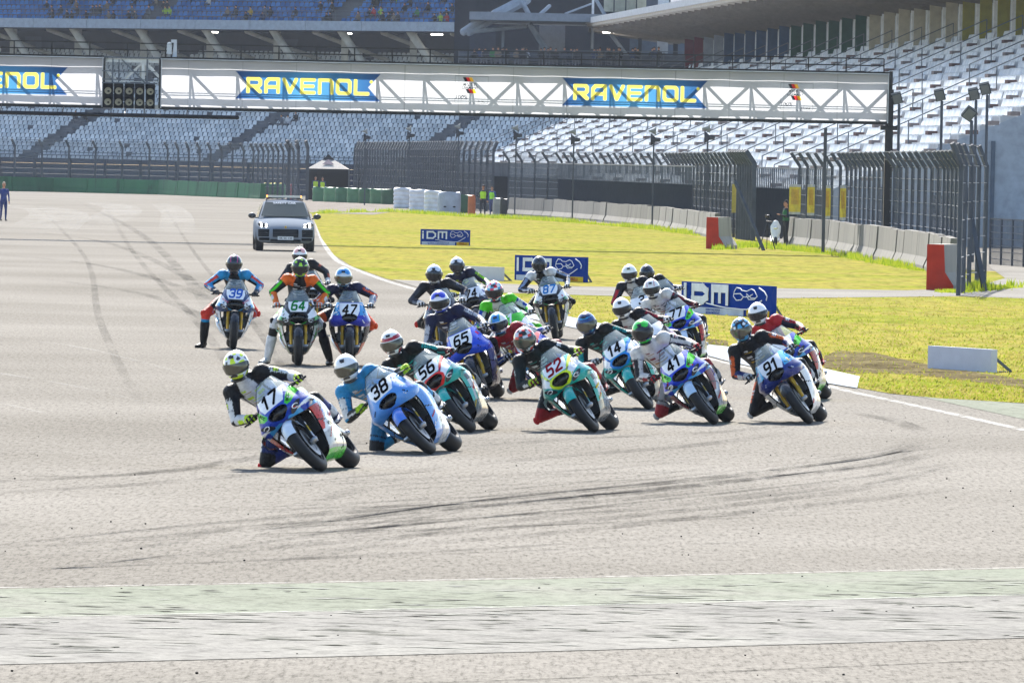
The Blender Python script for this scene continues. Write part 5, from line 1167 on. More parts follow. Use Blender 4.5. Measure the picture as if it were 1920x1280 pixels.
br = empty('sponsor_bridge', (gr, YG, 0), 'dark steel bridge over the track carrying two long white sponsor banners', 'bridge')
def fabric(x0, x1, marks, name):
    """banner surface cut fine enough to carry its print as colour"""
    st = .022; nx = int((x1-x0)/st); nz = int((ZT-ZB-.14)/st); xs = np.linspace(x0, x1, nx+1); zs = np.linspace(ZB+.07, ZT-.07, nz+1); X, Z = np.meshgrid(xs, zs); P = np.stack([X.ravel(), Z.ravel()], 1)
    C = np.tile(np.array(hx((180, 181, 185))), (len(P), 1)); seam = np.abs(((P[:, 0]-x0) % 1.95)-.97) < .012; C[seam] *= .7
    def blend(cov, col): C[:] = C*(1-cov[:, None])+np.array(col)[None]*cov[:, None]
    for kind, cx, a in marks:
        u = P[:, 0]-cx; v = P[:, 1]-(ZT+ZB)/2
        if kind == 'logo':
            hw = 2.62; hh = .50; notch = hw-.45*(1-np.abs(v)/hh); cov = np.clip((hh-np.abs(v))/st+.5, 0, 1)*np.clip((notch-np.abs(u))/st+.5, 0, 1)
            t = np.clip((np.abs(u)-.2)/2.4, 0, 1)[:, None]; col = np.array(hx('#4787b4'))*(1-t)+np.array(hx('#23477a'))*t; C[:] = C*(1-cov[:, None])+col*cov[:, None]
            S, xe = strokes('RAVEnOL', 0, -.23, .44, .46, .205); off = (xe-.205)/2; Q = np.stack([u+off+(v*0.0), v], 1); d = seg_dist(Q, S); blend(np.clip((.062-d)/st+.5, 0, 1), hx('#d8cc58'))
            rr = np.hypot(u-2.28, v-.2); blend(np.clip((.055-rr)/st+.5, 0, 1), hx('#e8d84a'))
        else:
            cov = ((np.abs(u) < .58) & (np.abs(v) < .48)).astype(float); blend(cov*.25, hx('#b8bcc0')); edge = ((np.abs(u) < .60) & (np.abs(v) < .50) & ((np.abs(u) > .575) | (np.abs(v) > .475))).astype(float); blend(edge*.8, hx('#8a8d90'))
            for ox, oz in ((-.12, .36), (-.02, -.05)):
                for i, c in enumerate(('#15151a', '#d02c2c', '#f0b41c')):
                    m = (np.abs(u-(ox-.11+.11*i)-(.0-(v-oz)*.5)) < .055) & (np.abs(v-oz) < .075); blend(m.astype(float), hx(c))
            for txt, tx, tz, hh, wm, c in (('MADE IN', -.05, .19, .10, .5, '#22242a'), ('GERMANY', -.05, .07, .10, .6, '#22242a'), ('100%', -.35, -.28, .15, .45, '#3a3d44'), ('in Germany', .32, -.42, .07, .5, '#22242a')):
                V, Fc = text_vf(txt, hh, .01, .15); k = min(1, wm/(V[:, 0].max()-V[:, 0].min())); V = V*np.array((k, 1)); near = np.where((np.abs(u-tx) < .4) & (np.abs(v-tz) < .12))[0]; q = np.stack([u[near]-tx, v[near]-tz], 1); hit = np.zeros(len(near), bool)
                for f in Fc:
                    T = V[list(f)]; s_ = None; ins = np.ones(len(q), bool); ins2 = np.ones(len(q), bool)
                    for i in range(len(T)):
                        A, B = T[i], T[(i+1) % len(T)]; cr = (B[0]-A[0])*(q[:, 1]-A[1])-(B[1]-A[1])*(q[:, 0]-A[0]); ins &= cr >= -1e-6; ins2 &= cr <= 1e-6
                    hit |= ins | ins2
                C[near[hit]] = hx(c)
    me = bpy.data.meshes.new(name); n = nx+1; V = np.stack([P[:, 0]-gr, np.full(len(P), -.02)+.012*np.sin((P[:, 0]-x0)*3.2)*np.cos(P[:, 1]*2), P[:, 1]], 1)
    I = (np.arange(nz)[:, None]*n+np.arange(nx)[None]).ravel(); Fq = np.stack([I, I+1, I+n+1, I+n], 1)
    me.from_pydata(V.tolist(), [], Fq.tolist()); me.materials.append(M['banner_fabric']); a = me.color_attributes.new('Col', 'FLOAT_COLOR', 'POINT'); C4 = np.ones((len(C), 4)); C4[:, :3] = C; a.data.foreach_set('color', C4.ravel().astype(np.float32))
    o = link(name, me, br); return o
def gx(px): return gz(px, 180)[0]
fabric(gx(302), gx(1664), [('logo', gx(577), 0), ('badge', gx(884), 0), ('logo', gx(1190), 0), ('badge', gx(1494), 0)], 'banner')
fabric(gl, gx(192), [('logo', gx(-10), 0)], 'banner')
def bm(name, segs, w, mat='black_metal', col=(.5, .5, .5)):
    mb = MB()
    for a, b in segs: mb.bar((a[0]-gr, a[1], a[2]), (b[0]-gr, b[1], b[2]), w, w, col)
    return mb.build(name, mat, br, False)
for x0, x1 in ((gl, gx(194)), (gx(300), gr)):
    bm('banner_frame', [((x0, -.06, ZT), (x1, -.06, ZT)), ((x0, -.06, ZB), (x1, -.06, ZB)), ((x0, -.06, ZB), (x0, -.06, ZT)), ((x1, -.06, ZB), (x1, -.06, ZT))], .10)
    bm('banner_hem', [((x0, -.13, ZT-.03), (x1, -.13, ZT-.03)), ((x0+.04, -.13, ZB), (x0+.04, -.13, ZT)), ((x1-.04, -.13, ZB), (x1-.04, -.13, ZT))], .03, 'matte', hx('#c8cacc'))
tr = []; D1, D2 = .45, 1.7
for yy in (D1, D2): tr += [((gl, yy, ZT-.1), (gr, yy, ZT-.1)), ((gl, yy, ZB+.05), (gr, yy, ZB+.05))]
bm('truss_chord', tr, .13, 'steel')
n = 22; st = (gr-gl)/n; seg = []
for i in range(n+1):
    x = gr-i*st
    for yy in (D1, D2):
        seg.append(((x, yy, ZB), (x, yy, ZT-.1)))
        if i < n: seg.append(((x, yy, ZB+.05) if yy == D1 or i % 4 else (x, yy, ZT-.1), (x-st, yy, ZT-.1) if yy == D1 or i % 4 else (x-st, yy, ZB+.05)))
    if i < 9: seg.append(((x, D1, ZT-.1), (x-st, D1, ZB+.05)))
    seg.append(((x, D1, ZT-.1), (x, D2, ZT-.1))); seg.append(((x, D1, ZB), (x, D2, ZB)))
    if i < n: seg.append(((x, D1, ZB), (x-st, D2, ZB)))
bm('truss_brace', seg, .075, 'steel'); bm('truss_rail', [((gl, D1-.02, 5.72), (gr, D1-.02, 5.72)), ((gl, D1-.02, 5.64), (gr, D1-.02, 5.64))], .025, 'steel')
mb = MB(); mb.box(((gl-gr)/2, .22, ZT-.0), (gr-gl, .30, .05), hx('#3a3e44')); mb.build('walkway', 'galv', br, False)
mb = MB(); rail(mb, [(gl-gr, .3, ZT+.02), (-.2, .3, ZT+.02)], .50, .045, 1, 1.35, hx('#30343a')); mb.build('walkway_rail', 'black_metal', br, False)
mb = MB(); mb.box((0.03, .3, 3.0), (.28, .34, 6.0)); mb.box((0.03, .3, 4.62), (.62, .5, .16)); mb.box((.03, .3, .06), (.6, .6, .12)); mb.box((.05, -.05, 5.68), (.12, .2, 1.95)); mb.build('post', 'black_metal', br, False)
mb = MB(); mb.box((gl-gr, .3, 3.0), (.28, .34, 6.0)); mb.build('post', 'black_metal', br, False)
xa, za = gz(-250, 206); xb, zb_ = gz(447, 221); mb = MB(); mb.tube([(xa-gr, -1.2, za), (xb-gr, -1.2, zb_)], .075, 10)
for k in range(6): q = k/6+.03; mb.bar((xa+(xb-xa)*q-gr, -1.2, za+(zb_-za)*q), (xa+(xb-xa)*q-gr, 0, ZB), .04)
mb.build('service_boom', 'black_metal', br)
# start lights
sl = empty('start_lights', (gx(243), YG-.25, ZB), 'start light cluster of ten round lamps hung in the gap between the banners', 'start lights')
for c in range(5):
    x = gx(203+c*19.8)-gx(243)
    mb = MB(); mb.box((x, 0, .40), (.33, .16, .86), hx('#17181b')); mb.box((x, -.10, .84), (.33, .10, .03), hx('#17181b')); h = mb.build('lamp_housing', 'matte', sl, False)
    for r_ in range(2):
        zc = .19+r_*.40; mb = MB(); mb.lathe([(-.09, .0), (-.11, .06), (-.10, .125)], 16, 'y', (x, 0, zc), hx('#9a9684')); mb.ell((x+.02, -.125, zc-.02), (.045, .01, .04), None, 8, 5, hx('#3a3830')); mb.build('lamp', 'matte', h)
        mb = MB(); mb.grid([[(x+.145*math.cos(t), -.08-q*.14*(.6+.4*math.sin(t)), zc+.145*math.sin(t)) for t in np.linspace(0, math.pi, 12)] for q in (0, 1)], hx('#17181b')); mb.build('visor_hood', 'matte', h)
mb = MB()
for x0 in (-.62, .62): mb.bar((x0, .1, .0), (x0, .1, 1.75), .06)
for z_ in (.88, 1.0, 1.3): mb.bar((-1.0, .1, z_), (1.0, .1, z_), .04)
mb.bar((-.3, .12, 1.72), (.55, .12, .9), .06); mb.bar((-.4, .12, .9), (-.4, .12, 1.72), .05); mb.bar((.55, .02, -.03), (.55, .02, -.45), .05); mb.bar((-.65, .02, -.03), (-.65, .02, -.45), .05); mb.build('hanging_frame', 'galv', sl, False)
cx, cz = gz(320, 96); tc = empty('camera_box', (cx, YG+.3, ZT+.02), 'white camera housing standing on top of the bridge beside the start lights', 'camera')
mb = MB(); mb.box((-.06, 0, .30), (.17, .2, .34), hx('#d0d4d6')); mb.ell((-.06, 0, .50), (.09, .1, .07), None, 12, 6, hx('#c6cacc')); mb.build('housing', 'matte', tc)
mb = MB(); mb.poly([(.06, 0, 0), (.22, 0, 0), (.20, 0, .66), (.0, 0, .66), (.0, 0, .55), (.10, 0, .55)], .05, hx('#c8ccd0'), (0, 1, 0)); mb.bar((-.06, 0, 0), (-.06, 0, .2), .05); mb.build('bracket', 'matte', tc, False)

# ------------------------------------------------------------------ barriers and fences
def wall_run(pix, h, label, name='concrete_wall', base=.55, top=.22, cat='wall', matn='concrete', n=3, col='#6c6963'):
    """row of concrete blocks along photographed ground points"""
    P = [G(*p) for p in pix]; root = empty(name, (P[0].x, P[0].y, 0), label, cat); o = np.array((P[0].x, P[0].y, 0))
    for a, b in zip(P, P[1:]):
        a3 = np.array(a); b3 = np.array(b); L = np.linalg.norm(b3-a3); k = max(1, int(round(L/4.0))); d = (b3-a3)/L; nn = np.array((-d[1], d[0], 0))
        for i in range(k):
            p = a3+d*(L*i/k+.02)-o; q = a3+d*(L*(i+1)/k-.02)-o; hh = h+random.uniform(-.03, .03); j = random.uniform(-.03, .03); pr = [(-base/2, 0), (base/2, 0), (base/2, .12*h), (top/2+.05, .35*h), (top/2, hh), (-top/2, hh), (-top/2-.05, .35*h), (-base/2, .12*h)]; kc = random.uniform(.78, 1.08); c = tuple(x*kc for x in hx(col)); mb = MB()
            mb.add([p+nn*(u+j)+np.array((0, 0, v)) for u, v in pr]+[q+nn*(u+j)+np.array((0, 0, v)) for u, v in pr], [tuple(range(8)), tuple(range(15, 7, -1))]+[(m_, 8+m_, 8+(m_+1) % 8, (m_+1) % 8) for m_ in range(8)], c)
            mb.build('concrete_block', 'wall_concrete', root, False)
    return root
m, nt, b = newmat('wall_concrete'); a = nt.nodes.new('ShaderNodeAttribute'); a.attribute_name = 'Col'
g = ramp(nt, noise(nt, 1, 5, .6, (1.2, 1.2, .25)), [(.32, (.45, .45, .47)), (.42, (.85, .85, .85)), (.7, (1.05, 1.03, 1))]); nt.links.new(mixc(nt, 1.0, a.outputs['Color'], g, 'MULTIPLY'), b.inputs['Base Color']); b.inputs['Roughness'].default_value = .9; bump(nt, b, noise(nt, 6), .4, .02); M['wall_concrete'] = m
wall_run([(957, 404), (1040, 409), (1130, 416), (1240, 427), (1345, 446)], 1.05, 'long grey concrete wall in front of the first debris fence')
wall_run([(1477, 461), (1560, 470), (1640, 486), (1740, 505), (1788, 521)], 1.15, 'grey concrete block wall on the right with a dark gap, in front of the banners')
def end_block(px, py, yawdeg, h, label):
    p = G(px, py); r = empty('barrier_end', p, label, 'barrier'); r.rotation_euler = (0, 0, R(yawdeg)); pr = [(-.36, 0), (.36, 0), (.36, .14), (.13, .48), (.09, h), (-.36, h)]
    mb = MB(); A = [(u, 0, v) for u, v in pr]; Bk = [(u, 2.2, v) for u, v in pr]; mb.add(A+Bk, [tuple(range(11, 5, -1))]+[(m_, 6+m_, 6+(m_+1) % 6, (m_+1) % 6) for m_ in range(6)], hx('#a3a098')); mb.build('concrete_body', 'wall_concrete', r, False)
    mb = MB(); mb.poly([(u*.995, -.004, v*.998) for u, v in pr], .02, hx('#b83c2a'), (0, -1, 0)); mb.build('red_end_face', 'matte', r, False); return r
end_block(1341, 467, -14, 1.2, 'low barrier end painted red beside the first fence, the farther of the two'); end_block(1762, 545, -14, 1.2, 'low barrier end painted red at the right by the tall leaning pole')
def fence(posts, hgt, bend, label, mesh='mesh_veil', wires=8, name='debris_fence', postmat='fence_dark', pw=.12, z0=0, arm=.7, meshh=None):
    """posts: ground positions; posts lean over at the top towards the track by `bend` (vector)"""
    o = np.array((posts[0][0], posts[0][1], 0)); r = empty(name, o, label, 'fence'); bend = np.array((bend[0], bend[1], 0.)); Q = []
    for p in posts:
        a = np.array((p[0], p[1], z0))-o; b_ = a+np.array((0, 0, hgt-arm*.75)); c = b_+bend*arm*.62+np.array((0, 0, arm*.75)); Q.append((a, b_, c))
        mb = MB(); mb.bar(a, b_, pw, pw*1.2); mb.bar(b_-np.array((0, 0, .04)), c, pw*.8, pw); mb.build('post', postmat, r, False)
    mb = MB(); mz = MB()
    for (a, b_, c), (a2, b2_, c2) in zip(Q, Q[1:]):
        if np.linalg.norm(a-a2) > 14: continue
        mz.add([a, a2, b2_, b_], [(0, 1, 2, 3)]); mz.add([b_, b2_, c2, c], [(0, 1, 2, 3)])
        for k in range(wires+1): t = k/wires; s_ = np.array((0, 0, -.03*(k % 2))); mb.bar(a+(b_-a)*t, a2+(b2_-a2)*t+s_, .022, .022)
        for k in (.5, 1): mb.bar(b_+(c-b_)*k, b2_+(c2-b2_)*k, .022, .022)
    mb.build('wires', 'galv', r, False); mz.build('mesh_panel', mesh, r, False); return r
def along(pix, step, off=(0, 0)):
    P = [np.array(G(*p)[:2])+np.array(off) for p in pix]; out = []; rem = 0
    for a, b in zip(P, P[1:]):
        L = np.linalg.norm(b-a); t = rem
        while t < L: out.append(tuple(a+(b-a)*t/L)); t += step
        rem = t-L
    return out
fence(along([(940, 402), (1040, 407), (1130, 414), (1240, 424), (1375, 448)], 4.2, (.4, 1.0)), 3.75, (-.9, -.35), 'tall debris fence with bent post tops behind the first concrete wall')
fence(along([(1370, 448), (1400, 452)], 1.6, (.3, 0)), 3.8, (-.9, -.3), 'dark cluster of close fence posts where the first debris fence ends', pw=.2)
fence(along([(1476, 455), (1560, 464), (1640, 480), (1740, 498), (1785, 512)], 3.6, (.5, 1.2)), 3.75, (-.9, -.35), 'tall debris fence with bent post tops behind the right concrete wall')
fence(along([(1800, 556), (1815, 548), (1850, 538)], 5.2, (0, 1)), 3.8, (-.55, -.5), 'nearest end of the right debris fence, close set posts on a pale pad', pw=.11, wires=7, mesh='mesh_light')
fence(along([(1400, 428), (1440, 430), (1500, 434), (1580, 442), (1700, 455), (1800, 468)], 3.4), 2.1, (0, 0), 'low dark mesh fence on the service road behind the walls', mesh='mesh_dense', wires=14, arm=.01, pw=.08)
fence(along([(1856, 496), (1880, 498), (2050, 512)], 2.4), 1.55, (0, 0), 'dark wire fence at the right edge of the picture', mesh='mesh_dense', wires=7, arm=.01, pw=.07)
fence(along([(662, 376), (760, 384), (860, 394), (930, 398)], 2.7, (0, 3)), 4.4, (.55, -.6), 'grey mesh fence behind the white and green bales', mesh='mesh_dense', pw=.16)
fence(along([(-80, 357), (100, 360), (300, 365), (470, 371), (560, 376)], 3.1, (0, 2.5)), 4.15, (-.6, -.7), 'far debris fence along the green barrier', mesh='mesh_veil', pw=.15, wires=4)
fence(along([(540, 375), (575, 376)], 1.4, (0, 1)), 4.4, (-.4, -.7), 'dark fence posts beside the canopy tent', mesh='mesh_veil', pw=.22, wires=4)
p = G(1846, 546); pl = MB(); q0 = AT(1806, 330, p.y+2); pl.bar((0, 0, 0), (q0.x-p.x, 2, q0.z), .12); o = pl.build('leaning_pole', 'fence_dark', None, False); o.location = p; tag(o, 'thin dark pole leaning against the near end of the right fence', 'pole')
p = G(1432, 470); pl = MB(); q0 = AT(1378, 340, p.y+2); pl.bar((0, 0, 0), (q0.x-p.x, 2, q0.z), .10); o = pl.build('leaning_pole', 'fence_dark', None, False); o.location = p; tag(o, 'thin dark pole leaning beside the farther red barrier end', 'pole')
# green barrier along the far track edge
root = wall_run([(-220, 355), (-60, 357), (100, 360), (300, 365), (470, 372), (492, 373)], 1.15, 'long low green barrier along the far edge of the track', 'green_barrier', .5, .3, 'barrier', col='#2c6a44')
# bales
def bale(px, py, w, h, d, col, label, folds=3, name='foam_bale', yaw=0, cat='barrier', group='green wrapped bales'):
    p = G(px, py); mb = MB(); nx, nz = 10, (10 if folds < 5 else 30); P = []
    for i in range(nz+1):
        z = h*i/nz; row = []
        for j in range(28):
            t = 2*math.pi*j/28; c, s_ = math.cos(t), math.sin(t); k = (abs(c)**6+abs(s_)**6)**(-1/6); bul = 1+(.05 if folds < 5 else .09)*abs(math.sin(math.pi*z/h*folds))+.015*math.sin(t*5+z*4+px); e = 1 if i < nz else .93
            row.append((w/2*c*k*bul*e, d/2*s_*k*bul*e, z+.03*math.sin(t*3+px)*(i/nz)))
        P.append(row)
    mb.grid(P, hx(col), None, True); mb.poly([q for q in P[-1]], 0, hx(col)); o = mb.build(name, 'paint_matte', None, True, 60); o.location = p; o.rotation_euler = (0, 0, R(yaw)); return tag(o, label, cat, group)
attr_mat('paint_matte', .6, 0, 0, .3, 2.2, .3)
bale(513, 372, 1.75, 1.12, 1.2, '#2f6e3c', 'dark green bale with yellow cloth on top at the end of the green barrier', group=None)
mb = MB(); p = G(513, 372); mb.grid([[(p.x-.7+i*.2, p.y-.5+j*.3, 1.15+.05*math.sin(i*1.7+j)) for i in range(8)] for j in range(4)], hx('#d8c234')); tag(mb.build('yellow_cloth', 'cloth', None, True), 'yellow cloth lying on the dark green bale by the tent', 'cloth')
for i, (x, c) in enumerate(((598, '#4a7a55'), (619, '#5a8a60'), (641, '#3f6e4c'), (663, '#4c7c54'), (685, '#35633f'), (706, '#4a7a50'), (727, '#2f5a38'))):
    bale(x, 378+i*.9, .92, 1.05, 1.0, c, 'faded green wrapped bale, number %s from the left in the row beside the tent' % ('one', 'two', 'three', 'four', 'five', 'six', 'seven')[i], 2)
for i, (x, y, w) in enumerate(((754, 391, 1.05), (783, 396, .98), (811, 399, .96))):
    bale(x, y, w, 1.32, 1.0, '#e0e2e4', ('leftmost', 'middle', 'right')[i]+' white inflated barrier section with five stacked tubes', 5, 'white_air_barrier', cat='barrier', group='white inflated barrier sections')
bale(842, 401, 1.30, 1.28, 1.2, '#a9b2c2', 'pale grey padded block at the end of the white inflated barrier', 1, group=None)
p = G(842, 401)
for s_ in (-.25, .3): mb = MB(); mb.ell((p.x+s_, p.y-.66, .42), (.09, .03, .045), None, 10, 6, hx('#23252b')); tag(mb.build('dark_cap', 'matte'), ('left' if s_ < 0 else 'right')+' dark vent on the face of the pale grey padded block', 'vent')
bale(867, 400, .75, 1.1, .9, '#2c5a38', 'dark green bale right of the pale grey padded block', 1, group=None); bale(849, 385, .35, 2.0, .35, '#c9d6e2', 'small pale blue barrel behind the grey padded block', 1, 'barrel', cat='barrel', group=None)
for x, y, w, h, c, l in ((545, 374, .32, 1.15, '#c02a34', 'red and white roll standing beside the dark green bale'), (556, 374, .5, .95, '#5a6070', 'grey bin with white lid near the tent'), (884, 404, .42, 1.15, '#c06a3c', 'orange topped dark post by the marshals'), (933, 406, .55, 1.05, '#9a9a94', 'short pale concrete block at the gap in the wall'), (944, 408, .40, 1.05, '#23262c', 'short black block at the gap in the wall')):
    bale(x, y, w, h, .5, c, l, 1, 'marker_block', cat='block', group=None)
# canopy tent
p = G(612, 376); p.y += 5; ct = empty('canopy_tent', p, 'black and white pointed canopy tent behind the green bales', 'tent'); hw = 1.55
mb = MB(); A = [(-hw, -hw, 2.35), (hw, -hw, 2.35), (hw, hw, 2.35), (-hw, hw, 2.35)]
mb.add(A+[(-hw*.3, -hw*.3, 3.0), (hw*.3, -hw*.3, 3.0), (hw*.3, hw*.3, 3.0), (-hw*.3, hw*.3, 3.0), (0, 0, 3.45)], [(0, 1, 5, 4), (1, 2, 6, 5), (2, 3, 7, 6), (3, 0, 4, 7)], hx('#c9bfb2')); mb.add([(-hw*.3, -hw*.3, 3.01), (hw*.3, -hw*.3, 3.01), (hw*.3, hw*.3, 3.01), (-hw*.3, hw*.3, 3.01), (0, 0, 3.46)], [(0, 1, 4), (1, 2, 4), (2, 3, 4), (3, 0, 4)], hx('#1a1b20'))
for a, b_ in zip(A, A[1:]+A[:1]): mb.add([a, b_, (b_[0], b_[1], 2.1), (a[0], a[1], 2.1)], [(0, 1, 2, 3)], hx('#1a1b20'))
mb.add([(-.45, -hw*.7, 2.68), (.45, -hw*.7, 2.68), (0, -hw*.25, 3.1)], [(0, 1, 2)], hx('#3a2a50')); mb.build('canopy', 'cloth', ct, False)
for a in A: mb = MB(); mb.bar((a[0], a[1], 0), a, .06); mb.build('leg', 'galv', ct, False)
mb = MB(); mb.box((0, hw, 1.1), (2*hw, .03, 2.2), hx('#191b20')); mb.box((hw, 0, 1.1), (.03, 2*hw, 2.2), hx('#191b20')); mb.build('side_wall', 'cloth', ct, False)
# banner flags hung on the right fence, speakers, lamps
for i, (x0, x1, yt, yb) in enumerate(((1479, 1502, 346, 402), (1513, 1528, 346, 404), (1543, 1558, 348, 410), (1574, 1587, 348, 413))):
    Y = 368-i*7; a = AT(x0, yb, Y); c = AT(x1, yt, Y); mb = MB(); w_ = c.x-a.x; h_ = c.z-a.z; W2 = .03
    P = [[(w_*j/6, .04*math.sin(j*1.3+k*.5), h_*k/12) for j in range(7)] for k in range(13)]
    mb.grid(P, lambda x, y, z: hx('#b9b7b2') if (z < .12*h_ or z > .93*h_) else (hx('#c9a23c') if (.22*w_ < x < .78*w_ and .30*h_ < z < .80*h_) else hx('#d8c040'))); o = mb.build('hanging_banner', 'cloth', None, True); o.location = (a.x, Y, a.z)
    tag(o, ('wide yellow banner, leftmost of four on the right fence', 'narrow yellow banner, second from the left on the right fence', 'narrow yellow banner, third from the left on the right fence', 'narrow yellow banner, rightmost of four on the right fence')[i], 'banner', 'yellow banners on the right fence')
a = AT(1379, 400, 420); mb = MB(); mb.box((0, 0, .65), (.34, .03, 1.25), hx('#c8b04a')); o = mb.build('hanging_banner', 'cloth', None, False); o.location = a; tag(o, 'single pale yellow banner behind the dark fence posts, left of the scooter', 'banner')
for i, (x, y, Y) in enumerate(((686, 258, 650), (768, 254, 620), (860, 250, 600), (968, 254, 545), (1076, 262, 510), (1226, 262, 470), (1327, 258, 450))):
    a = AT(x, y, Y); r = empty('loudspeaker_pole', (a.x, Y, 0), ('first', 'second', 'third', 'fourth', 'fifth', 'sixth', 'seventh')[i]+' horn loudspeaker pole from the left above the fences', 'loudspeaker', 'horn loudspeakers on poles above the fences'); mb = MB(); mb.bar((0, 0, 0), (0, 0, a.z), .08); mb.build('pole', 'fence_dark', r, False)
    mb = MB(); mb.lathe([(-.28, .32), (-.05, .12), (.2, .10), (.22, .02)], 14, 'x', (.12, 0, a.z), hx('#4a4c50')); mb.build('horn', 'matte', r); mb = MB(); mb.lathe([(-.22, .03), (.0, .10), (.15, .22)], 12, 'x', (-.05, 0, a.z+.42), hx('#8a8c88')); mb.build('horn', 'matte', r)
for i, (x, y, Y) in enumerate(((1681, 184, 345), (1761, 178, 335), (1825, 176, 330), (1846, 166, 328), (1816, 213, 300))):
    a = AT(x, y, Y); r = empty('floodlight_pole', (a.x+.1, Y, 0), ('leftmost floodlight pole by the end of the bridge', 'second floodlight pole right of the bridge', 'third floodlight pole, left one of the tall close pair', 'tallest floodlight pole at the right', 'lowest floodlight, tilted sideways on its pole at the right')[i], 'floodlight', 'floodlights above the right fence')
    mb = MB(); mb.tube([(0, 0, 0), (0, 0, a.z-.25)], .05, 8); mb.build('pole', 'fence_dark', r); ro = Matrix.Rotation(R(25), 3, 'X') @ Matrix.Rotation(R(-15 if i < 4 else 35), 3, 'Y')
    mb = MB(); mb.box((-.08, 0, a.z), (.34, .16, .40), hx('#4a4e50'), ro); h_ = mb.build('lamp_head', 'matte', r, False); mb = MB(); mb.box((-.08, -.10, a.z-.04), (.28, .02, .34), hx('#6c7070'), ro); mb.build('lamp_glass', 'matte', h_, False); mb = MB(); mb.bar((-.28, 0, a.z), (.15, 0, a.z), .04); mb.build('bracket', 'galv', r, False)
for i, (x, Y) in enumerate(((1548, 352), (1549.5, 420))[:1]): a = AT(x, 240, Y); mb = MB(); mb.bar((0, 0, 0), (0, 0, a.z), .12); o = mb.build('thin_post', 'fence_dark', None, False); o.location = (a.x, Y, 0); tag(o, 'slim dark post under the bridge, left of its right leg', 'post')
# buildings at the right edge
p = G(1890, 470); bd = empty('service_building', (p.x, 420, 0), 'pale blue grey service building at the right edge behind the wire fence', 'building'); 
def bq(name, x0, y0, x1, y1, Y, th, col): 
    a = AT(x0, y1, Y); c = AT(x1, y0, Y); mb = MB(); mb.box(((a.x+c.x)/2-p.x, Y+th/2-420, (a.z+c.z)/2), (c.x-a.x, th, c.z-a.z), hx(col)); mb.build(name, 'matte', bd, False)
bq('wall', 1835, 300, 2200, 500, 408, 3, '#a2abb6'); bq('container', 1860, 352, 1878, 402, 402, .5, '#c0c8d2'); bq('dark_portal', 1889, 340, 2100, 352, 401, .5, '#20242a'); bq('dark_portal', 1889, 340, 1906, 402, 400.4, .5, '#20242a'); bq('dark_portal', 1876, 372, 1892, 384, 400, .5, '#20242a'); bq('panel', 1908, 366, 2100, 420, 400, .5, '#aab2bc'); bq('panel', 1878, 384, 1888, 404, 399, .5, '#a8a89e')

# ------------------------------------------------------------------ advertising boards on the grass
def board(xl, yl, xr, yr, h, label, blue=True, group=None):
    a, b = G(xl, yl), G(xr, yr); L = (b-a).length; ang = math.atan2(b.y-a.y, b.x-a.x); r = empty('advertising_board' if blue else 'white_board', a, label, 'board', group, ang)
    mb = MB(); mb.box((L/2, .06, h/2), (L, .10, h), hx('#12378c') if blue else hx('#c3c6d0')); mb.build('panel', 'cloth_smooth', r, False); mb = MB()
    for k in (.12, .5, .88): mb = MB(); mb.bar((L*k, .12, 0), (L*k, .5, 0), .05); mb.bar((L*k, .5, 0), (L*k, .12, h*.8), .04); mb.build('support', 'galv', r, False)
    if not blue: return r
    wc = hx('#dfe4ee'); mb = MB(); mb.poly([(.03*L, -.004, .0), (.70*L, -.004, .0), (.70*L, -.004, .22*h), (.03*L, -.004, .22*h)], 0, hx('#c3cde0')); mb.poly([(.73*L, -.004, .02*h), (.98*L, -.004, .02*h), (.98*L, -.004, .22*h), (.73*L, -.004, .22*h)], 0, hx('#e0bc2c')); mb.build('sponsor_strip', 'matte', r, False)
    mb = MB(); S, _ = strokes('iDM', .05*L, .44*h, .16*L, .40*h, .065*L)
    for si_, (p_, q_) in enumerate(S):
        p_, q_ = np.array(p_), np.array(q_); d_ = nrm(q_-p_)*.015*L; n_ = np.array((-d_[1], d_[0])); p_ = p_-d_; q_ = q_+d_; qd = [p_-n_, q_-n_, q_+n_, p_+n_]; mb.add([(u, -.008-.0015*si_, v) for u, v in qd], [(0, 1, 2, 3)], wc)
    mb.build('lettering', 'matte', r, False); mb.C
    mb = MB(); ex_ = lambda x: x if x < .53 else .60+(x-.53)*.84
    wl = lambda pts, t: [mb.bar((ex_(x0)*L, -.030, z0*h), (ex_(x1)*L, -.030, z1*h), .012, t*h) for (x0, z0), (x1, z1) in zip(pts, pts[1:])]
    wl([(.54, .78), (.57, .90), (.62, .88), (.64, .82), (.70, .80), (.76, .88), (.80, .84), (.84, .66), (.80, .56), (.73, .55), (.70, .66)], .022); wl([(.54, .78), (.53, .62), (.57, .50), (.63, .52), (.66, .62), (.62, .72), (.54, .70)], .022); wl([(.66, .62), (.72, .62), (.78, .72)], .02); wl([(.70, .72), (.76, .60), (.82, .60)], .02)
    sw = [(.30+.66*t, .36-.13*math.sin(t*3.0)+(.42*max(0, t-.62)**1.1*2.2)) for t in np.linspace(0, 1, 22)]; wl(sw[:20], .03); wl([(.955, .55), (.965, .68), (.93, .82), (.86, .93)], .035)
    mb.build('emblem', 'white_print', r, False)
    mb = MB(); add_text(mb, 'INTERNATIONALE DEUTSCHE', (.365*L, -.008, .155*h), (1, 0, 0), (0, 0, 1), .075*h, hx('#1c459c'), .02, 0, .6*L); add_text(mb, 'MOTORRADMEISTERSCHAFT', (.365*L, -.008, .06*h), (1, 0, 0), (0, 0, 1), .075*h, hx('#1c459c'), .02, 0, .6*L); add_text(mb, 'PIRELLI', (.855*L, -.008, .12*h), (1, 0, 0), (0, 0, 1), .12*h, hx('#a8322a'), .03, 0, .2*L); mb.build('small_print', 'matte', r, False)
    return r
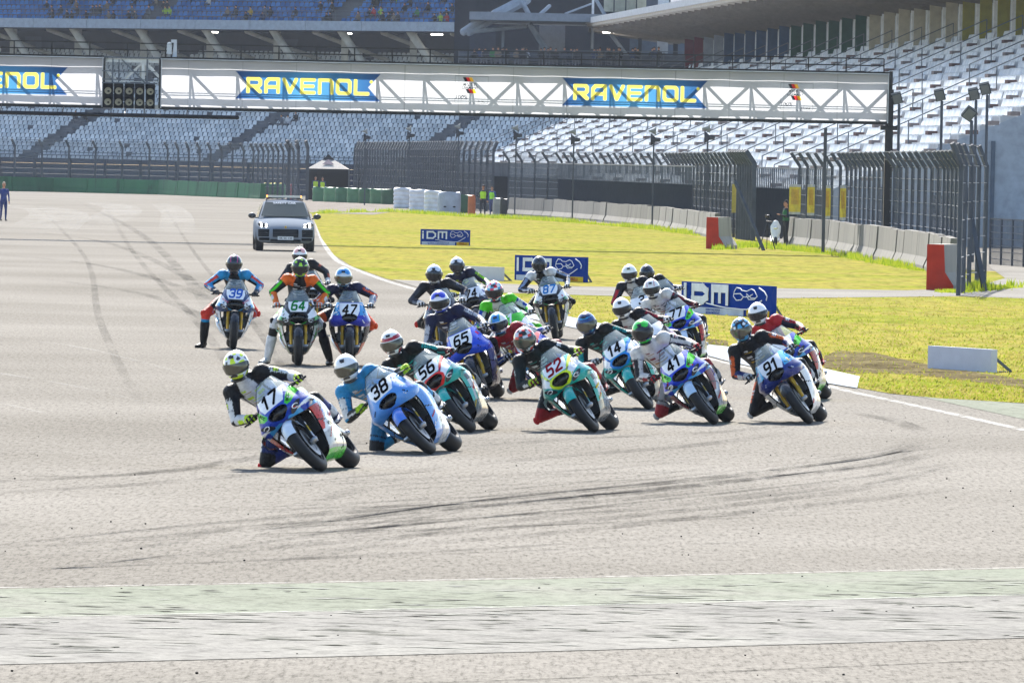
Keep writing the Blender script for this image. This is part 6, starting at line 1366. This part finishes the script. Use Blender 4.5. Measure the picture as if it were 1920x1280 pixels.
attr_mat('cloth_smooth', .6, 0, 0, .1, 3, .08).node_tree.nodes['Principled BSDF'].inputs['Specular IOR Level'].default_value = 0; flat_mat('white_print', '#dfe4ee', .6, 0, .05, 3)
board(788, 459, 881, 461, .58, 'small blue advertising board with a motorcycle emblem, the farthest of three on the grass')
board(964, 525, 1096, 530, .66, 'blue advertising board partly hidden behind the number 87 rider')
board(1276, 586, 1446, 597, .66, 'large blue advertising board on the grass right of the pack, the nearest blue one')
board(1738, 691, 1857, 699, .36, 'plain white board lying low on the grass at the right', False)
board(860, 524, 939, 527, .36, 'plain white board half hidden behind the riders in mid pack', False)

# ------------------------------------------------------------------ safety car
def car(px, py):
    p = G(px, py); r = empty('safety_car', p, 'grey metallic sport utility safety car following the pack, headlights lit, light bar on the roof', 'car', None, math.pi+R(3))
    C0 = hx('#7c838c'); st = [(2.35, .30, .56, .60, .66, .60), (2.30, .28, .80, .66, .84, .74), (2.05, .25, .95, .74, .92, .90), (1.55, .24, .985, .80, .955, 1.02), (.95, .24, .985, .82, .965, 1.10), (.2, .24, .98, .84, .965, 1.12), (-.8, .24, .985, .86, .97, 1.13), (-1.6, .25, .99, .86, .97, 1.14), (-2.2, .30, .93, .84, .90, 1.12), (-2.42, .38, .80, .80, .78, 1.02)]
    P = []
    for y, zb, wm, zm, ws, zt in st:
        half = [(0, zb), (wm*.80, zb), (wm*.97, zb+.10), (wm, (zb+zm)/2), (wm, zm), (ws, (zm+zt)/2+.02), (ws*.90, zt-.03), (ws*.6, zt+.01), (0, zt+.03)]; ring = [(x, y, z) for x, z in half]+[(-x, y, z) for x, z in half[-2:0:-1]]; P.append(ring)
    mb = MB(); mb.grid(P, C0, None, True); mb.poly(P[0], 0, C0); mb.poly(P[-1], 0, C0); o = mb.build('body', 'car_paint', r, True, 40); sub = o.modifiers.new('s', 'SUBSURF'); sub.levels = 2; sub.render_levels = 2
    cb_ = [(1.10, .86, 1.08, .84), (.28, .80, 1.60, .66), (-.2, .80, 1.68, .64), (-1.3, .80, 1.67, .62), (-2.0, .80, 1.52, .58), (-2.35, .80, 1.10, .76)]; P = []
    for y, wb, zt, wt in cb_:
        half = [(0, 1.02), (wb, 1.02), (wb*.98, 1.02+(zt-1.02)*.3), (wt+.04, zt-.07), (wt-.06, zt-.005), (0, zt+.02)]; P.append([(x, y, z) for x, z in half]+[(-x, y, z) for x, z in half[-2:0:-1]])
    mb = MB(); mb.grid(P, C0, None, True); mb.poly(P[0], 0, C0); mb.poly(P[-1], 0, C0); mb.build('cabin', 'car_paint', r, True, 50)
    mb = MB(); mb.grid([[(x*(.80-.17*t)*1.0, 1.13-.80*t+.028-.04*x*x, 1.10+.50*t+.03) for x in np.linspace(-1, 1, 9)] for t in np.linspace(.04, .97, 7)]); ws_ = mb.build('windscreen', 'glass', r, True)
    mb = MB(); add_text(mb, 'SAFETY CAR', (0, .47, 1.585), (-1, 0, 0), (0, -.82, .5), .10, hx('#e4e6ea'), .02, 0, .9); mb.build('lettering', 'matte', ws_, False)
    for s in (-1, 1):
        mb = MB(); mb.grid([[(s*(.875-.0*t), .75-k*.62, 1.10) for k in range(5)], [(s*.80, .30-k*.50, 1.40) for k in range(5)], [(s*.72, .10-k*.44, 1.58) for k in range(5)]]); mb.build('side_window', 'glass', r)
        mb = MB(); mb.ell((s*1.08, .82, 1.15), (.13, .07, .09), None, 12, 8, hx('#22252a')); mb.bar((s*.9, .85, 1.08), (s*1.03, .83, 1.10), .05, .04, hx('#22252a')); mb.build('wing_mirror', 'paint', r)
        mb = MB(); mb.ell((s*.73, 2.12, .845), (.20, .10, .085), Matrix.Rotation(s*R(-18), 3, 'Y'), 16, 8, hx('#2a2e34')); h_ = mb.build('headlight', 'paint', r)
        for dx, dz in ((-.09, .035), (.07, .035), (-.09, -.035), (.07, -.035)): mb = MB(); mb.ell((s*(.73+dx), 2.215-.02*abs(dx), .845+dz), (.036, .02, .026), None, 8, 6); mb.build('lamp', 'lamp_on', h_)
        mb = MB(); mb.box((s*.72, 2.305, .60), (.36, .04, .24), hx('#15171b'), Matrix.Rotation(s*R(-10), 3, 'Z'))
        for k in range(3): mb.box((s*.72, 2.332, .54+.06*k), (.32, .012, .012), hx('#4a5058'), Matrix.Rotation(s*R(-10), 3, 'Z'))
        mb.build('side_intake', 'matte', r, False); mb = MB(); mb.box((s*.70, 2.335, .40), (.34, .03, .09), hx('#1a1c20'), Matrix.Rotation(s*R(-10), 3, 'Z')); mb.build('lower_intake', 'matte', r, False)
        for y in (1.50, -1.45):
            mb = MB(); mb.lathe([(-.13, .24), (-.135, .33), (-.10, .375), (.10, .375), (.135, .33), (.13, .24)], 28, 'x', (s*.84, y, .375)); w_ = mb.build('wheel', 'rubber', r); mb = MB(); mb.lathe([(s*.10, .24), (s*.12, .23), (s*.08, .06), (s*.11, 0)], 20, 'x', (s*.84, y, .375)); mb.build('rim', 'disc', w_)
        mb = MB(); mb.bar((s*.60, .15, 1.70), (s*.58, -1.7, 1.70), .04, .05); mb.build('roof_rail', 'black_metal', r, False)
    mb = MB(); mb.box((0, 2.375, .60), (.84, .04, .26), hx('#121417'))
    for k in range(5): mb.box((0, 2.40, .50+.05*k), (.80, .012, .012), hx('#565c64'))
    mb.build('grille', 'matte', r, False); mb = MB(); mb.box((0, 2.39, .36), (1.0, .03, .08), hx('#17191c')); mb.build('lower_intake', 'matte', r, False)
    mb = MB(); mb.box((0, 2.43, .435), (.52, .015, .115), hx('#e2e4e6')); n_ = mb.build('number_plate', 'matte', r, False); mb = MB(); add_text(mb, 'HK SC 120', (0, 2.440, .435), (-1, 0, 0), (0, 0, 1), .07, hx('#1a1c20'), .01, 0, .44); mb.build('lettering', 'matte', n_, False)
    mb = MB(); mb.ell((0, 2.32, .80), (.035, .02, .045), None, 10, 6, hx('#c9a23a')); mb.build('badge', 'paint', r)
    mb = MB(); mb.box((0, -.35, 1.80), (1.10, .26, .07), hx('#d2ccc2')); lb = mb.build('light_bar', 'paint', r, False)
    for s in (-1, 1): mb = MB(); mb.box((s*.56, -.35, 1.80), (.05, .20, .07)); mb.build('beacon', 'lamp_orange', lb, False); mb = MB(); mb.bar((s*.60, -.35, 1.70), (s*.40, -.35, 1.77), .05); mb.build('bracket', 'black_metal', lb, False)
    return r
m, nt, b = newmat('car_paint'); a = nt.nodes.new('ShaderNodeAttribute'); a.attribute_name = 'Col'; nt.links.new(a.outputs['Color'], b.inputs['Base Color']); b.inputs['Metallic'].default_value = 0; b.inputs['Roughness'].default_value = .55; b.inputs['Specular IOR Level'].default_value = 0; b.inputs['Coat Weight'].default_value = 0; b.inputs['Coat Roughness'].default_value = .15; M['car_paint'] = m
car(531, 470)

# ------------------------------------------------------------------ people around the track
standing(G(6, 414), 1.74, 160, '#2c3f7c', '#26366c', 'man in a blue suit walking at the left edge of the track', hair='#b8a890')
standing(G(590, 376)+Vector((0, 2, 0)), 1.78, 180, '#243868', '#20283c', 'marshal in neon vest at the left under the canopy tent', '#c6e83a')
standing(G(602, 376)+Vector((.05, 2, 0)), 1.72, 200, '#243868', '#20283c', 'marshal in neon vest at the right under the canopy tent', '#c6e83a')
standing(G(905, 405), 1.78, 180, '#1c2438', '#1a2030', 'marshal with neon yellow vest standing in the gap left of the concrete wall', '#b8e82a', 'akimbo', cap='#1c2438')
standing(G(922, 404), 1.70, 215, '#2a4a8c', '#24386c', 'second marshal with neon vest bending behind the pale block at the gap', '#9ae03a')
standing(G(1473, 462), 1.82, 250, '#1c2430', '#1c2028', 'photographer in dark clothes and green vest standing left of the right concrete wall', '#1f6a34', 'front', cap='#16181c')
p = G(1453, 466); sc = empty('scooter', p, 'white scooter parked beside the photographer', 'scooter')
mb = MB(); mb.lathe([(-.05, .12), (-.06, .20), (0, .235), (.06, .20), (.05, .12)], 24, 'x', (0, -.55, .235)); mb.build('front_wheel', 'rubber', sc); mb = MB(); mb.lathe([(-.05, .12), (-.06, .20), (0, .235), (.06, .20), (.05, .12)], 24, 'x', (0, .65, .235)); mb.build('rear_wheel', 'rubber', sc)
mb = MB(); mb.tube([(0, -.50, .40), (0, -.42, .62), (0, -.36, .86), (0, -.33, 1.0)], [(.10, .12), (.19, .08), (.20, .07), (.12, .05)], 14, hx('#dfe2e6')); mb.tube([(0, -.3, .30), (0, .1, .28), (0, .5, .45), (0, .85, .62)], [(.16, .06), (.18, .07), (.19, .18), (.12, .08)], 14, hx('#dfe2e6')); mb.build('bodywork', 'paint', sc)
mb = MB(); mb.tube([(-.34, -.30, 1.05), (0, -.34, 1.0), (.34, -.30, 1.05)], .022, 8); mb.build('handlebar', 'black_metal', sc); mb = MB(); mb.tube([(0, .15, .78), (0, .5, .82), (0, .85, .84)], [(.14, .06), (.16, .06), (.12, .05)], 12); mb.build('seat', 'dark_plastic', sc)
for s in (-1, 1): mb = MB(); mb.bar((s*.3, -.3, 1.05), (s*.36, -.28, 1.2), .015); mb.ell((s*.37, -.28, 1.24), (.07, .02, .05), None, 10, 6); mb.build('mirror', 'black_metal', sc)
mb = MB(); mb.ell((0, -.47, .80), (.09, .03, .07), None, 12, 6, hx('#cfd6da')); mb.build('headlight', 'lens', sc)
p = G(1438, 468); tp = empty('tripod', p, 'black camera tripod standing left of the scooter', 'tripod')
for k in range(3): a = R(90+120*k); mb = MB(); mb.bar((.36*math.cos(a), .36*math.sin(a), 0), (0, 0, 1.0), .03); mb.build('leg', 'black_metal', tp, False)
mb = MB(); mb.bar((0, 0, .95), (0, 0, 1.2), .03); mb.box((0, -.05, 1.27), (.14, .30, .12)); mb.tube([(0, -.2, 1.27), (0, -.42, 1.27)], .05, 10); mb.build('camera', 'black_metal', tp)
# shrub at the right end block
# spectators, sitting in the stands
def seated(k):
    mb = MB(); mb.tube([(0, .05, .42), (0, .08, .65), (0, .04, .92), (0, .02, 1.0)], [(.17, .13), (.16, .12), (.19, .12), (.08, .08)], 12)
    for s in (-1, 1):
        mb.tube([(s*.18, .04, .90), (s*.24, -.02, .66), (s*.12, -.28, .60)] if k % 2 else [(s*.18, .04, .90), (s*.26, .0, .68), (s*.14, -.20, .86)], [.055, .045, .035], 8); mb.tube([(s*.09, 0, .45), (s*.11, -.42, .48), (s*.11, -.42, .48)], [.08, .06, .06], 8); mb.tube([(s*.11, -.42, .48), (s*.12, -.40, .06), (s*.12, -.52, .04)], [.058, .04, .04], 8)
    mb.ell((0, 0, 1.13), (.08, .095, .115), None, 10, 8)
    V, F = fuse(mb, .035, 1); me = bpy.data.meshes.new('person'); me.from_pydata([tuple(v) for v in V], [], F); me.materials.append(M['crowd_cloth']); me.materials.append(M['skin']); me.materials.append(M['dark_concrete'])
    for pol in me.polygons:
        c = np.mean([V[i] for i in pol.vertices], axis=0); pol.use_smooth = True; pol.material_index = 1 if c[2] > 1.04 else (2 if (c[2] < .54 and c[1] < .0) else 0)
    return me
SP = [seated(0), seated(1)]
hm = MB(); hm.ell((0, .02, 1.17), (.088, .10, .10), None, 10, 6, hx('#2a2320')); HAIR = hm.mesh('hair', 'cloth')
def spectator(p, yaw, col, label, group='spectators sitting in the far grandstand'):
    o = link('person', random.choice(SP)); o.location = p; o.rotation_euler = (0, 0, yaw); o.color = (*[q*.7 for q in hx(col)], 1); tag(o, label, 'person', group); h_ = link('hair', HAIR, o); o.scale = (1, 1, random.uniform(.95, 1.08))
ya = -AL; cn = {'#2b2f3a': 'dark', '#c9ccd4': 'white', '#28406c': 'blue', '#c8262c': 'red', '#b8e03a': 'neon yellow', '#e0b82c': 'yellow', '#5a6270': 'grey', '#3a8a4a': 'green', '#1c1e24': 'black', '#8a7a6a': 'brown'}
cl = list(cn)
def at_tier(px, row, upper):
    """seat position of the given row whose picture column is px"""
    b_ = (12.42 if upper else .42)+.8*row; z = (14.75+.45*row) if upper else (2.62+.36*row); lo, hi = -62, 62
    for _ in range(30):
        m_ = (lo+hi)/2
        if proj(L1(m_, b_, z))[0] < px: lo = m_
        else: hi = m_
    return L1(lo, b_-.05, z-.38)
seen = set()
for i in range(78):
    px = random.choice([random.uniform(80, 340), random.uniform(360, 870), random.uniform(600, 880), random.uniform(160, 260)]); row = random.choice([0, 0, 1, 1, 2, 3, 4]); key = (int(px/6), row)
    if key in seen: continue
    seen.add(key); c = random.choices(cl, [12, 1.5, 5, .6, .4, .4, 4, .6, 10, 3])[0]; p_ = at_tier(px, row, True); spectator(p_, ya, c, 'spectator in a %s top among the blue seats of the upper tier' % cn[c])
for px, c, row, l in ((318, '#b8e03a', 1, 'spectator in a neon yellow top left of the upper tier stairs'), (470, '#e0b82c', 1, 'spectator in a bright yellow top high above the left of the long banner'), (826, '#b8e03a', 0, 'spectator in a neon top at the right end of the upper tier'), (838, '#c8262c', 0, 'spectator in a red top next to the neon one at the upper tier end')): spectator(at_tier(px, row, True), ya, c, l, None)
for px, row, c, l in ((142, 9, '#2b2f3a', 'dark dressed spectator, left of two below the start lights'), (160, 9, '#1c1e24', 'dark dressed spectator, right of two below the start lights'), (528, 9, '#5a6270', 'grey spectator left of a trio in the lower seats under the long banner'), (540, 9, '#c9ccd4', 'white spectator in the middle of a trio in the lower seats'), (555, 10, '#1c1e24', 'black dressed spectator right of a trio in the lower seats'), (634, 12, '#8a3a3c', 'dark red spectator just under the left sponsor logo'), (648, 12, '#1c1e24', 'black dressed spectator just under the left sponsor logo'), (62, 12, '#28406c', 'blue dressed spectator at the far left under the left banner'), (700, 13, '#1c1e24', 'black dressed spectator peeking out right under the banner')): spectator(at_tier(px, row, False), ya, c, l, None)
for i in range(46):
    px = random.uniform(880, 1235); a = AT(px, 104, 684); spectator((a.x, 683.2+random.random(), a.z-.75), 0, random.choices(cl, [9, 1, 3, 0, 0, 0, 3, 1, 9, 3])[0], 'dark dressed spectator in the shaded concourse between the grandstands', 'spectators in the shaded concourse')

if HAZE:
    m = bpy.data.materials.new('haze'); m.use_nodes = True; nt = m.node_tree; nt.nodes.remove(nt.nodes['Principled BSDF']); v_ = nt.nodes.new('ShaderNodeVolumePrincipled'); v_.inputs['Color'].default_value = (.80, .88, 1, 1); v_.inputs['Density'].default_value = HAZE; nt.links.new(v_.outputs[0], nt.nodes['Material Output'].inputs['Volume']); M['haze'] = m
    mb = MB(); mb.box((0, 560, 14), (460, 1180, 32)); tag(mb.build('haze', 'haze', None, False), 'thin pale heat haze over the track', 'haze', kind='stuff')
